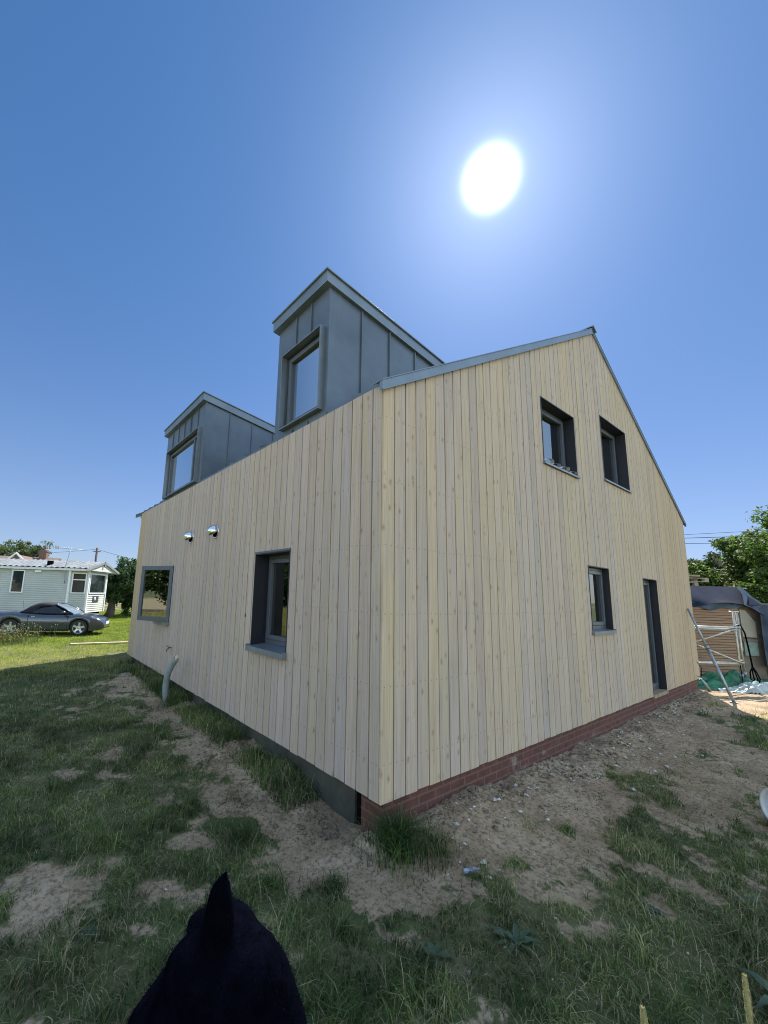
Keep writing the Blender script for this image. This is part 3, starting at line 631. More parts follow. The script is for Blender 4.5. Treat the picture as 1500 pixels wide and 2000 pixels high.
def trunk_mesh(name, base, top, r0, limbs, parent, seed=1):
    r = random.Random(seed); mb = MB(); b = Vector(base); t = Vector(top)
    pts = [b.lerp(t, k / 6) + Vector((r.uniform(-.06, .06), r.uniform(-.06, .06), 0)) * (k > 0) for k in range(7)]
    mb.tube(pts, [r0 * (1.25 if k == 0 else 1 - .11 * k) for k in range(7)], 9)
    for c in limbs:
        s_ = pts[r.choice([3, 4, 5, 6])]; c = Vector(c); m = s_.lerp(c, .5) + Vector((r.uniform(-.2, .2), r.uniform(-.2, .2), r.uniform(0, .3)))
        mb.tube([s_, m, c], [r0 * .38, r0 * .22, r0 * .07], 6)
    return mb.build(name, M_BARK, parent)
def tree(name, label, cat, x, y, z, trunk_h, r0, P, rad, nc, per, cr, size, mat, seed, group=None, shell=.5, aspect=.5):
    t = empty(name, (x, y, z)); tag(t, label, cat, group)
    pts, Nn, c = crown(P, rad, nc, per, cr, seed, shell)
    keep = pts[:, 2] > .05; leaf_mesh('crown', pts[keep], Nn[keep], size, mat, t, aspect, seed)
    trunk_mesh('trunk', (0, 0, -.1), (P[0] * .6, P[1] * .6, trunk_h), r0, [tuple(c[i]) for i in range(0, min(len(c), 60), 5)], t, seed)
    return t
# left background: laurel behind the caravan, trees behind the brick house
tree('laurel_tree', 'dark glossy laurel at the right end of the caravan, its bare trunk showing', 'tree', 2.75, 27.9, -.3, 2.2, .30, (.9, .7, 2.0), (1.7, 1.6, 1.75), 190, 130, .42, .17, M_LAUREL, 11, shell=.35)
tree('laurel_tree', 'dark broad laurel against the house corner, beyond the car', 'tree', 4.6, 29.2, -.3, 1.6, .22, (.2, 0, 1.75), (2.2, 1.6, 2.15), 230, 130, .45, .17, M_LAUREL, 12, shell=.35)
tree('laurel_tree', 'tall laurel standing behind the timber house corner and mostly hidden by it', 'tree', 8.0, 31.0, -.3, 1.6, .22, (0, 0, 1.8), (2.3, 1.6, 2.3), 130, 130, .5, .2, M_LAUREL, 13, shell=.35)
tree('pale_tree', 'pale distant tree over the caravan roof, right of the brick chimney', 'tree', -4.0, 66, -.3, 4, .3, (2.6, 0, 4.6), (2.7, 2.4, 3.1), 150, 90, .7, .3, M_FARLEAF, 21)
tree('pale_tree', 'pale distant tree over the caravan roof, behind the brick chimney', 'tree', -7.3, 64, -.3, 4, .3, (2.2, 0, 4.4), (3.0, 2.4, 3.2), 150, 90, .7, .3, M_FARLEAF, 22)
tree('pale_tree', 'pale distant tree over the caravan roof at the left edge of the photo', 'tree', -10.6, 62, -.3, 4, .3, (1.0, 0, 4.2), (2.8, 2.4, 3.1), 130, 90, .7, .3, M_FARLEAF, 23)
# right background
tree('leafy_tree', 'large bright green tree at the right edge, behind the tarpaulined shed', 'tree', 22.4, -.8, -.3, 3.2, .32, (.95, -.3, 3.05), (2.75, 2.75, 2.95), 320, 190, .50, .17, M_ASH, 31, shell=.35, aspect=.55)
tree('leafy_tree', 'low bushy green tree between the shed and the large tree', 'tree', 19.6, .3, -.3, 1.6, .15, (.0, .0, 1.5), (1.1, 1.2, 1.25), 100, 120, .35, .13, M_ASH, 32, shell=.35)
tree('leafy_tree', 'smaller bluish green tree close to the right corner of the timber house', 'tree', 24.4, 2.75, -.3, 2.0, .2, (0, 0, 2.9), (1.25, 1.2, 1.75), 120, 110, .36, .14, M_LAUREL, 33, shell=.35)
# tall field margin and dark tree row out to the left, seen in the window reflections
for i, (x, y, s_) in enumerate(((-24, 13, 41), (-25, 20, 42), (-23, 27, 43), (-26, 7, 44), (-26, 0, 45), (-19, 34, 46))):
    tree('field_tree', ('dark broad field tree mirrored in the middle of the open sash', 'dark field tree mirrored left of the middle of the open sash', 'dark field tree behind the far end of the tall dry grass', 'dark field tree mirrored in the tall window', 'southernmost dark field tree in the row across the dry grass', 'lone dark field tree beyond the caravan end of the row')[i], 'tree', x, y, -.3, 2.5, .3, (0, 0, 3.0), (3.4, 3.4, 3.2), 150, 130, .8, .24, M_LAUREL, s_, 'trees in the row across the field')

# ---- grass blades
def blades(name, x, y, h, wd, lean, dry, mat, seed, kind='stuff', label=None, segs=3, parent=None, flat=0.0):
    r = np.random.default_rng(seed); n = len(x); z = ground_z(x, y, True) - .004
    a = r.uniform(0, 2 * np.pi, n); la = a + r.normal(0, .9, n)
    D = np.stack([np.cos(la), np.sin(la)], 1); S_ = np.stack([-np.sin(a), np.cos(a)], 1)
    rows = []
    for k in range(segs + 1):
        t = k / segs; bend = lean * (t ** 1.7)
        px_ = x + D[:, 0] * h * np.sin(bend) * t; py_ = y + D[:, 1] * h * np.sin(bend) * t; pz = z + h * t * np.cos(bend * .9) * (1 - flat)
        w_ = wd * (1 - t) ** .6 * .5 if k < segs else wd * .04
        rows.append(np.stack([px_ - S_[:, 0] * w_, py_ - S_[:, 1] * w_, pz], 1)); rows.append(np.stack([px_ + S_[:, 0] * w_, py_ + S_[:, 1] * w_, pz], 1))
    m = 2 * (segs + 1); Vv = np.stack(rows, 1).reshape(-1, 3); k0 = np.arange(n)[:, None] * m
    Ff = np.concatenate([k0 + np.array([2 * s_, 2 * s_ + 1, 2 * s_ + 3, 2 * s_ + 2]) for s_ in range(segs)], 1).reshape(-1, 4)
    me = arr_mesh(name, Vv, Ff, 4); rv = np.clip(r.normal(.42, .27, n) + .9 * fbm(x + 3, y + 60, 2.6, 3), 0, 1)
    set_attr(me, 'rnd', np.repeat(rv, m)); set_attr(me, 'dry', np.repeat(dry, m))
    o = new_obj(name, me, mat, parent)
    if kind: tag(o, label, kind=kind)
    return o
def inside_house(x, y, m=.0): return (x > .04 - m) & (x < W + m) & (y > .03 - m) & (y < LR)
def dmap(x, y):                                                           # how straw-coloured the turf is here
    return np.clip(.30 + 1.15 * fbm(x + 11, y + 3, .9, 3) + .35 * sstep(-1.6, -2.1, y), 0, 1)
# worn turf in the shade of the house: density follows the bare patches
def scatter(n, x0, x1, y0, y1, seed):
    r = np.random.default_rng(seed); return r.uniform(x0, x1, n), r.uniform(y0, y1, n), r
x, y, r_ = scatter(620000, -4.6, 4.4, -3.4, 5.2, 101)
s_ = soil_f(x, y); clump = .5 + 1.2 * fbm(x + 2, y + 8, 9, 2)
camd = np.hypot(x - CAM.x, y - CAM.y)
vis = ((x - CAM.x) * .597 + (y - CAM.y) * .785) > .75
dens = np.clip(.98 - 1.8 * np.clip(s_ + .12, 0, 1) * 1.0, .03, 1) * np.clip(clump + .15, .12, 1) * (.55 + .45 * sstep(5.5, 2.5, camd))
dens = np.maximum(dens, .5 * sstep(.22, .5, fbm(x + 21, y + 2, 4.5, 4, .6)))
k = (r_.random(len(x)) < dens) & ~inside_house(x, y, .03) & vis
x, y, s_, camd = x[k], y[k], s_[k], camd[k]; n = len(x)
hgt = (.030 + .040 * r_.random(n) ** 1.5 + .05 * (r_.random(n) < .06) * r_.random(n)) * np.clip(1.1 - 1.1 * np.clip(s_ + .2, 0, 1), .4, 1.3)
hgt *= .45 + 1.5 * np.clip(.5 + 1.6 * fbm(x + 31, y + 5, 5.5, 3), 0, 1)
hgt *= 1 + 1.0 * np.clip(fbm(x + 7, y, 2.2, 2), 0, 1) + .9 * sstep(.6, 1.0, x) * sstep(-1.7, -2.4, y)
dry = np.where(r_.random(n) < .12 + .50 * dmap(x, y), r_.uniform(.45, 1, n), r_.uniform(0, .2, n))
blades('grass', x, y, hgt * .86, .0036 + .002 * r_.random(n) + .0016 * camd / 4, np.abs(r_.normal(1.05, .5, n)).clip(.1, 1.9), dry, M_GRASS, 102, label='short worn grass and straw in the shade in front of the house')
x, y, r_ = scatter(90000, -3.6, 5.0, -3.2, 5.2, 113); s_ = soil_f(x, y); k = (s_ > -.25) & ~inside_house(x, y, .03) & (fbm(x + 8, y, 5, 4, .6) > -.12) & (r_.random(len(x)) < .8); x, y = x[k], y[k]; n = len(x)
blades('ground_litter', x, y, r_.uniform(.006, .022, n), r_.uniform(.003, .006, n), r_.uniform(.5, 1.5, n), np.where(r_.random(n) < .45, r_.uniform(.3, 1, n), 0.), M_GRASS, 114, label='short moss, seedlings and litter on the bare earth', segs=2)
x, y, r_ = scatter(9000, -.30, .10, .9, 8.8, 115); n = len(x); k = fbm(x, y, 1.4, 3) > -.16; x, y = x[k], y[k]; n = len(x)
blades('weed_strip', x, y, r_.uniform(.06, .24, n), .006 + .003 * r_.random(n), np.abs(r_.normal(.8, .4, n)), np.where(r_.random(n) < .3, r_.uniform(.4, 1, n), 0.), M_GRASS, 116, label='straggly weeds along the foot of the long wall', segs=3)
# straw lying flat on the bare ground
x, y, r_ = scatter(60000, -4.2, 4.6, -3.2, 5.0, 103); s_ = soil_f(x, y)
k = (s_ > -3) & ~inside_house(x, y, .03) & (r_.random(len(x)) < .9) & ~((y > -.9) & (x > 0) & (r_.random(len(x)) < .75)); x, y = x[k], y[k]; n = len(x)
blades('dry_straw', x, y, np.where(r_.random(n) < .03, r_.uniform(.18, .34, n), r_.uniform(.03, .13, n)), .0034 + 0 * x, r_.uniform(.9, 1.6, n), np.ones(n) * .9, M_GRASS, 104, label='dry straw scattered over the bare earth', flat=.35)
# rougher, sparser growth farther along the gable side and to the left
x, y, r_ = scatter(230000, -9.5, 13.5, -6.5, 9.4, 105); s_ = soil_f(x, y)
k = ~((x > -4.6) & (x < 4.4) & (y > -3.4) & (y < 5.2)) & ~inside_house(x, y, .03) & (r_.random(len(x)) < np.clip(.9 - 2.3 * np.clip(s_ + .12, 0, 1), .02, 1)) & (((x - CAM.x) * .597 + (y - CAM.y) * .785) > 1)
x, y = x[k], y[k]; n = len(x); dry = np.where(r_.random(n) < .15 + .5 * dmap(x, y), r_.uniform(.4, 1, n), r_.uniform(0, .2, n))
blades('grass', x, y, r_.uniform(.04, .11, n), .009 + .002 * r_.random(n), r_.uniform(.2, 1.4, n), dry, M_GRASS, 106, label='rough grass along the sides of the house', segs=2)
# sunlit lawn beyond the shadow
x, y, r_ = scatter(330000, -9, 9, 8.4, 38, 107); k = ~inside_house(x, y, .1) & (x < 1.2 + (y - 11) * .28) & (x > -3.2 - (y - 9) * .12) & (r_.random(len(x)) < np.clip(1.25 - (y - 9) / 26, .12, 1))
x, y = x[k], y[k]; n = len(x); dr_ = np.clip(1.25 - (y - 8.6) / 3.6 + 1.2 * fbm(x, y, .8, 3), .03, .9) * .8
dry = np.where(r_.random(n) < dr_, r_.uniform(.5, 1, n), r_.uniform(0, .25, n))
blades('lawn_grass', x, y, r_.uniform(.03, .075, n), .010 + .0009 * (y - 8), r_.uniform(.2, 1.5, n), dry, M_LAWN, 108, label='sunlit lawn between the house and the caravan', segs=2)
x, y, r_ = scatter(60000, 8, 20, -6, 1.5, 109); k = ~inside_house(x, y, .1) & ~((x > 10) & (y > -.5 - (x - 12) * .75) & (x < 17)); x, y = x[k], y[k]; n = len(x)
k = (soil_f(x, y) < .25); x, y = x[k], y[k]; n = len(x)
blades('lawn_grass', x, y, r_.uniform(.02, .06, n), .014 + 0 * x, r_.uniform(.4, 1.5, n), r_.uniform(.3, .9, n), M_LAWN, 110, label='dry sunlit grass by the shed', segs=2)
x, y, r_ = scatter(60000, -17, -5.0, 2, 30, 111); n = len(x)
blades('field_grass', x, y, r_.uniform(.35, .85, n), .03 + 0 * x, r_.uniform(.1, .7, n), r_.uniform(.6, 1, n), M_LAWN, 112, label='tall dry field grass off to the left', segs=2)

def tuft(name, label, cat, x, y, n, rad, h, lean, dryp, seed, wd=.004, group=None, mat=None):
    r = np.random.default_rng(seed); q = np.abs(r.normal(0, .5, n)) * rad; a = r.uniform(0, 2 * np.pi, n)
    X = x + np.cos(a) * q; Y = y + np.sin(a) * q; H = h * r.uniform(.45, 1.1, n) * (1 - .25 * q / rad)
    o = blades(name, X, Y, H, np.full(n, wd), np.abs(r.normal(lean, .35, n)), np.where(r.random(n) < dryp, r.uniform(.5, 1, n), 0.), mat or M_GRASS, seed, kind=None)
    return tag(o, label, cat, group)
tuft('grass_tuft', 'tall green grass tuft growing at the foot of the near house corner', 'grass tuft', .02, -.17, 760, .22, .36, .95, .12, 201, wd=.006)
tuft('grass_tuft', 'thinner grass tuft just right of the near house corner, half dry', 'grass tuft', .22, -.34, 420, .24, .24, 1.1, .45, 202, wd=.005)
for (x, y, n, rad, h, lean, dp, lab) in ((-.80, .74, 700, .22, .15, 1.0, .25, 'loose green tuft on the worn strip left of the near corner'), (-.93, .13, 360, .17, .12, 1.1, .2, 'low bright tuft between the dog and the near corner'),
    (-.56, -.12, 330, .15, .11, 1.1, .2, 'small dense tuft on the bare patch in front of the near corner'), (1.42, -.78, 160, .09, .07, 1.0, .1, 'tiny isolated tuft on the bare strip by the brick plinth'),
    (-.12, 3.7, 800, .22, .26, .9, .2, 'dark weedy tuft under the long wall near the grey duct'), (-.10, 2.55, 800, .2, .22, .9, .25, 'dark weedy tuft under the middle of the long wall'), (-.12, 1.9, 700, .16, .20, .9, .3, 'weedy tuft against the concrete plinth right of the tall window'), (-.2, 4.55, 700, .2, .24, .9, .2, 'weedy tuft at the foot of the grey duct'), (-.15, 5.7, 900, .45, .25, .9, .3, 'dark weeds under the far window')):
    tuft('grass_tuft', lab, 'grass tuft', x, y, n, rad, h, lean, dp, int(300 + n + x * 10))
# ---- broad-leaved weeds
def weed(name, label, x, y, n, ln, wd, seed, up=.5, parent=None):
    r = random.Random(seed); mb = MB(); z = gz(x, y)
    for i in range(n):
        a = 2 * math.pi * i / n + r.uniform(-.4, .4); l_ = ln * r.uniform(.6, 1.1); w_ = wd * r.uniform(.7, 1.1); d = Vector((math.cos(a), math.sin(a), 0)); s = Vector((-d.y, d.x, 0)); u_ = up * r.uniform(.4, 1.5)
        rows = []
        for t in (0, .15, .35, .6, .85, 1):
            c = d * l_ * t * .95 + Vector((0, 0, l_ * (u_ * t - .75 * u_ * t * t) + .008)); ww = w_ * (math.sin(math.pi * min(1, t * .9 + .09)) ** .8) * .5 + .0015
            wav = .12 * w_ * math.sin(t * 17 + i)
            rows.append([c - s * ww + Vector((0, 0, ww * .45 + wav)), c, c + s * ww + Vector((0, 0, ww * .45 - wav))])
        mb.loft(rows, closed=False)
    o = mb.build(name, simple('dock_leaf', (.040, .072, .034), .55, 0, .25, 30., .3, 60.), None, recalc=False); o.location = (x, y, z)
    return tag(o, label, 'weed')
weed('dock_weed', 'broad leaved dock with long wavy leaves in the middle of the foreground turf', -.05, -1.12, 13, .15, .034, 1, .75)
weed('dock_weed', 'smaller dock rosette left of the large one', -.48, -.90, 7, .10, .035, 2, .6)
weed('dock_weed', 'grey green dock at the right edge of the foreground', 1.46, -1.87, 7, .13, .05, 3, .9)
weed('dock_weed', 'low rosette of leaves right of the middle foreground', .92, -1.49, 6, .07, .03, 4, .5)
weed('dock_weed', 'flat rosette of leaves on the bare strip at the left', -1.98, .30, 9, .09, .035, 5, .3)
weed('dock_weed', 'dock leaves at the bottom right beside the yellow seed head', .62, -2.1, 8, .22, .055, 6, 1.0)
# yellow flowering weeds at the left edge
fl = empty('flowering_weeds', (-2.3, 14.6, gz(-2.3, 14.6))); tag(fl, 'clump of yellow flowers and pale seed heads in front of the car rear wheel', 'flowers')
r = np.random.default_rng(5); n = 420; X = r.normal(0, .55, n); Y = r.normal(0, .35, n); mbs = MB(); mbf = MB(); mbw = MB()
for i in range(n):
    h = r.uniform(.15, .62); X[i] -= .35; tip = Vector((X[i] + r.normal(0, .06), Y[i] + r.normal(0, .06), h)); mbs.bar((X[i], Y[i], 0), tip, .005, 3, caps=False)
    q = mbf if h < .34 and r.random() < .7 else mbw
    if h > .5 and r.random() < .4: continue
    s = .022 if q is mbf else .016
    q.lathe([(0, -s * .5), (s, 0), (0, s)], tip, 'z', 5)
mbs.build('stem', simple('weed_stem', (.10, .12, .045), .7), fl); mbf.build('flower', simple('yellow_petal', (.75, .52, .03), .6), fl); mbw.build('seed_head', simple('pale_seed', (.45, .40, .28), .8), fl)
# seed heads close to the camera
def seedhead(x, y, ztop, ln, rad, lean, label, seed):
    e = empty('seed_head_grass', (x, y, gz(x, y))); tag(e, label, 'grass stalk'); H = ztop - gz(x, y); r = random.Random(seed)
    pts = [Vector((lean[0] * t * t, lean[1] * t * t, H * t)) for t in np.linspace(0, 1, 12)]
    MB().tube(pts, [.0022 - .0012 * t for t in np.linspace(0, 1, 12)], 6).build('stalk', simple('grass_stalk', (.20, .22, .07), .6), e)
    top = pts[-1]; d = (pts[-1] - pts[-2]).normalized(); mb = MB()
    prof = [top - d * ln * (1 - t) for t in np.linspace(0, 1, 14)]
    mb.tube(prof, [rad * (.35 + .65 * math.sin(math.pi * min(1, t * .85 + .12))) * (1 if t < .97 else .4) for t in np.linspace(0, 1, 14)], 10)
    for i in range(420):
        t = r.random(); c = top - d * ln * (1 - t); a = r.uniform(0, 6.283); rr_ = rad * (.35 + .65 * math.sin(math.pi * min(1, t * .85 + .12)))
        u_ = Vector((math.cos(a), math.sin(a), 0)); p = c + u_ * rr_ * .9; q = p + u_ * rad * .45 + Vector((0, 0, rad * .5))
        mb.bar(p, q, rad * .16, 3, r2=rad * .03, caps=False)
    mb.build('ear', simple('pollen_ear', (.30, .27, .12), .8, 0, .2, 200.), e); return e
seedhead(-.955, -2.24, .70, .115, .0062, (.04, .01), 'tall yellow grass seed head catching the sun at the bottom right', 1)
seedhead(-1.243, -2.130, 0.696, .09, .0065, (.01, .03), 'yellow grass seed head just entering at the bottom edge', 2)

# ---- stones and clods
def stones(name, label, n, fx, mat, smin, smax, seed):
    r = random.Random(seed); mb = MB()
    for i in range(n):
        x, y = fx(r); z = gz(x, y); s = smin * (smax / smin) ** (r.random() ** 2.2); q = Matrix.Rotation(r.uniform(0, 6.28), 3, 'Z') @ Matrix.Rotation(r.uniform(-.5, .5), 3, 'X')
        vs = [];
        for v in ((1, 0, 0), (.4, .8, .15), (-.6, .7, 0), (-1, -.1, .1), (-.3, -.8, 0), (.6, -.7, .1), (.15, .1, .62), (0, 0, -.4), (-.45, .15, .5)):
            vs.append(q @ Vector((v[0] * r.uniform(.7, 1.2), v[1] * r.uniform(.5, 1.0), v[2] * r.uniform(.6, 1.1))) * s + Vector((x, y, z + s * .12)))
        mb.add(vs, [(0, 1, 6), (1, 2, 8), (1, 8, 6), (2, 3, 8), (3, 4, 8), (4, 6, 8), (4, 5, 6), (5, 0, 6), (1, 0, 7), (2, 1, 7), (3, 2, 7), (4, 3, 7), (5, 4, 7), (0, 5, 7)])
    o = mb.build(name, mat, None, .0); return tag(o, label, kind='stuff')
M_FLINT = simple('pale_flint', (.50, .48, .44), .7, 0, .25, 40.); M_CLOD = simple('dark_clod', (.17, .13, .088), .95, 0, .25, 20., .6, 60.)
stones('pale_stones', 'pale stones and mortar crumbs strewn along the brick plinth', 460, lambda r: (r.uniform(.2, 8.5) ** 1.0, -.06 - abs(r.gauss(0, .42))), M_FLINT, .006, .036, 1)
stones('pale_stones', 'small pale stones scattered over the worn ground', 420, lambda r: (r.uniform(-3.6, 4.5), r.uniform(-2.8, -.1)) if r.random() < .6 else (r.uniform(-3.6, -.15), r.uniform(-2.5, 5)), M_FLINT, .0035, .013, 2)
stones('earth_clods', 'dark earth clods heaped against the brick plinth', 1500, lambda r: (r.uniform(.25, 9.5), -.02 - abs(r.gauss(0, .20))), M_CLOD, .007, .036, 3)
stones('earth_clods', 'dark earth clods along the concrete plinth', 1300, lambda r: (-.02 - abs(r.gauss(0, .22)), r.uniform(.4, 4.5)), M_CLOD, .007, .038, 4)

# ------------------------------------------------------------------ things round the house
# curved grey duct
x0, y0 = -.24, 4.68; z0 = gz(x0, y0) - .08
pts = [Vector((x0, y0, z0)), Vector((x0 - .035, y0 + .05, z0 + .16)), Vector((x0 - .055, y0 + .04, z0 + .34)), Vector((x0 - .06, y0 - .03, z0 + .52)), Vector((x0 - .04, y0 - .14, z0 + .69)), Vector((x0 - .01, y0 - .23, z0 + .80))]
fine = []
for i in range(len(pts) - 1):
    a, b = pts[i], pts[i + 1]; p_ = pts[max(i - 1, 0)]; q_ = pts[min(i + 2, len(pts) - 1)]
    for t in np.linspace(0, 1, 9)[:-1]:
        fine.append(.5 * ((2 * a) + (b - p_) * t + (2 * p_ - 5 * a + 4 * b - q_) * t * t + (-p_ + 3 * a - 3 * b + q_) * t ** 3))
fine.append(pts[-1]); du = empty('service_duct', (x0, y0, z0)); tag(du, 'curved grey plastic duct sticking out of the ground by the long wall', 'duct')
loc = [p - Vector((x0, y0, z0)) for p in fine]
MB().tube(loc, [.049 + .0018 * math.sin(i * 2.1) for i in range(len(loc))], 16).build('pipe', simple('grey_duct_plastic', (.24, .28, .29), .5, 0, .12, 6., .2, 60.), du)
MB().tube([loc[-1] + Vector((0, 0, -.01)), loc[-1] + Vector((.005, -.03, .055))], [.035, .02], 8).build('foam_plug', simple('foam', (.55, .5, .35), .9), du)
# plank on the lawn
pk = MB(); a = Vector((-.75, 13.6, 0)); b = Vector((2.4, 13.35, 0)); d = (b - a).normalized(); s = Vector((-d.y, d.x, 0)) * .10
pk.add([a - s, b - s, b + s, a + s, *[p + Vector((0, 0, .04)) for p in (a - s, b - s, b + s, a + s)]], [(0, 3, 2, 1), (4, 5, 6, 7), (0, 1, 5, 4), (1, 2, 6, 5), (2, 3, 7, 6), (3, 0, 4, 7)])
o = pk.build('timber_plank', simple('weathered_plank', (.46, .36, .24), .8, 0, .2, 6.), None, .004); o.location.z = gz(.5, 13.5) + .03; tag(o, 'pale timber plank lying on the sunlit lawn in front of the car', 'plank')
# crushed plastic bottle and bucket
bt = MB(); zb_ = gz(.26, -.63); c = Vector((.26, -.63, zb_ + .025)); ax = Vector((.8, -.5, .1)).normalized()
for k in range(9):
    pass
rings = []; q1 = ax.orthogonal().normalized(); q2 = ax.cross(q1); r = random.Random(3)
for (t, rd) in ((-.055, .002), (-.054, .024), (-.03, .028), (-.01, .019), (.012, .027), (.03, .022), (.045, .011), (.06, .011), (.061, .001)):
    rings.append([ax * t + (q1 * math.cos(a) * .62 + q2 * math.sin(a)) * rd * r.uniform(.75, 1.15) for a in np.linspace(0, 6.283, 13)[:-1]])
bt.loft(rings, smooth=False); o = bt.build('crushed_bottle', simple('bluish_clear_plastic', (.22, .27, .36), .12, .1, .3, 60., spec=.9)); o.location = c; tag(o, 'small crushed bluish plastic bottle in the grass right of the corner tuft', 'bottle')
bx_, by_ = 3.10, -1.955; bk = empty('plastic_bucket', (bx_, by_, gz(bx_, by_) + .150), math.atan2(-.6097, .7926)); tag(bk, 'white plastic bucket lying on its side at the right edge of the photo', 'bucket')
m = MB(); m.lathe([(.001, .36), (.125, .36), (.130, .34), (.155, .03), (.172, .028), (.174, .0), (.160, -.002), (.150, .02), (.122, .33), (.001, .335)], (-.14, 0, 0), 'x', 36); m.build('tub', M_DULLW, bk)
m = MB(); m.lathe([(.001, .06), (.147, .06)], (-.14, 0, 0), 'x', 30); m.build('dark_disc', simple('dark_disc_fill', (.02, .022, .04), .8, 0, .3, 20., .6, 40.), bk)  # dark disc set just inside the rim, making the opening dark
m = MB(); m.tube([(-.12 - .06 * math.sin(t), .176 * math.cos(t), -.05 - .1 * math.sin(t)) for t in np.linspace(0, math.pi, 15)], .003, 6); m.build('handle', M_STEEL, bk)

# ------------------------------------------------------------------ roadster
def roadster():
    F = Vector((-.18, 16.53, 0)); B_ = Vector((-2.36, 17.42, 0)); d = (F - B_).normalized(); left = Vector((-d.y, d.x, 0))
    ctr = (F + B_) / 2 + left * .74; zg = gz(ctr.x, ctr.y)
    car = empty('parked_car', (ctr.x, ctr.y, zg), math.atan2(d.y, d.x)); tag(car, 'dark grey two seat convertible with its black soft top up, parked on the sunlit lawn', 'car')
    paint = simple('dark_grey_car_paint', (.055, .066, .082), .28, .55, .05, 3., coat=.8); blk = simple('black_rubber', (.012, .012, .013), .7); cloth = simple('black_hood_cloth', (.012, .012, .018), .9, 0, .2, 60.)
    AX = (1.165, -1.165); RA = .345
    def lerp(t, pts):
        for (a, va), (b, vb) in zip(pts[:-1], pts[1:]):
            if t <= b: q = (t - a) / (b - a); q = q * q * (3 - 2 * q) * .5 + q * .5; return va + (vb - va) * q
        return pts[-1][1]
    ztop = [(-1.99, .60), (-1.93, .80), (-1.75, .875), (-1.2, .905), (-.7, .90), (.0, .88), (.75, .865), (1.1, .82), (1.5, .765), (1.75, .705), (1.88, .64), (1.95, .55), (1.995, .44)]
    zsh = [(-1.99, .55), (-1.9, .74), (-1.6, .815), (-1.165, .845), (-.7, .80), (0, .775), (.6, .775), (1.165, .80), (1.5, .75), (1.75, .665), (1.9, .56), (1.995, .42)]
    wid = [(-1.99, .56), (-1.9, .70), (-1.6, .81), (-1.165, .865), (-.6, .825), (0, .815), (.6, .825), (1.165, .862), (1.5, .825), (1.75, .745), (1.9, .63), (1.97, .53), (1.995, .46)]
    zbt = [(-1.99, .40), (-1.9, .28), (-1.6, .22), (0, .17), (1.6, .19), (1.9, .22), (1.995, .30)]
    mb = MB(); rings = []
    for x in np.unique(np.concatenate([np.linspace(-1.99, 1.995, 70), *[a + RA * np.cos(np.linspace(0, np.pi, 19)) for a in AX]])):
        zt, zs, wd, zb = (lerp(x, q) for q in (ztop, zsh, wid, zbt)); lo = zb
        for a in AX:
            if abs(x - a) < RA: lo = max(lo, .31 + math.sqrt(RA * RA - (x - a) ** 2) * .98)
        lo = min(lo, zs - .05); m = max(lo + .01, min(.52, zs - .04))
        half = [(wd * .955, lo), (wd * .985, lo + (m - lo) * .5), (wd, m), (wd * .985, (m + zs) / 2 + .01), (wd * .93, zs), (wd * .80, zs + (zt - zs) * .45), (wd * .55, zs + (zt - zs) * .85), (wd * .25, zt - .003), (0, zt)]
        rings.append([(x, -a, z) for a, z in half] + [(x, a, z) for a, z in half[-2::-1]])
    mb.loft(rings, closed=False, caps=False)
    mb.add([rings[0][i] for i in range(17)], [tuple(range(17))]); mb.add([rings[-1][i] for i in range(17)], [tuple(range(17))])
    body = mb.build('body', paint, car)
    mb = MB(); mb.box((-1.85, -.70, .20), (1.8, .70, .60)); mb.build('underbody', blk, car)
    mb = MB()                                                                # shut lines, sill, bumper lines
    for xa, xb in ((-.62, -.60), (.735, .755)): mb.box((xa + .004, -.8285, .24), (xa + .014, -.80, .77))
    mb.box((-.8, -.826, .20), (.8, -.78, .255)); mb.box((1.60, -.805, .28), (1.606, -.70, .56)) if False else None
    mb.build('shut_line', blk, car)
    # soft top, side glass, windscreen
    def arc(x, z, w0, w1, zb): return [(x, -w0, zb), (x, -w0 * .98, zb + (z - zb) * .45), (x, -w1, zb + (z - zb) * .86), (x, -w1 * .72, z - .012), (x, 0, z), (x, w1 * .72, z - .012), (x, w1, zb + (z - zb) * .86), (x, w0 * .98, zb + (z - zb) * .45), (x, w0, zb)]
    mb = MB(); mb.loft([arc(.20, 1.185, .60, .53, 1.13), arc(.0, 1.23, .66, .56, 1.12), arc(-.28, 1.25, .68, .57, 1.10), arc(-.48, 1.225, .70, .57, .86), arc(-.68, 1.13, .71, .55, .86), arc(-.86, .99, .70, .5, .86), arc(-1.0, .885, .66, .45, .86)], closed=False)
    mb.build('soft_top', cloth, car)
    mb = MB(); gl = simple('dark_car_glass', (.010, .014, .020), .06, 0, .05, 5.)
    for s in (-1, 1):
        mb = MB(); mb.add([(.74, s * .745, .84), (-.50, s * .745, .845), (-.40, s * .60, 1.13), (.16, s * .60, 1.15)], [(0, 1, 2, 3)]); mb.build('side_window', gl, car, recalc=False)
    mb = MB(); mb.loft([[(.92, y * .68, .845 - abs(y) ** 2 * .03) for y in np.linspace(-1, 1, 9)], [(.92 - .36, y * .63, 1.03) for y in np.linspace(-1, 1, 9)], [(.20 + .0, y * .56, 1.19) for y in np.linspace(-1, 1, 9)]], closed=False)
    ws = mb.build('windscreen', simple('windscreen_glass', (.20, .28, .34), .08, .3, .05, 4.), car, recalc=False)
    mb = MB()
    for s in (-1, 1): mb.tube([(.90, s * .72, .83), (.55, s * .665, 1.035), (.19, s * .575, 1.19)], .024, 6)
    mb.tube([(.19, -.575, 1.19), (.20, 0, 1.205), (.19, .575, 1.19)], .02, 6); mb.build('windscreen_frame', paint, car)
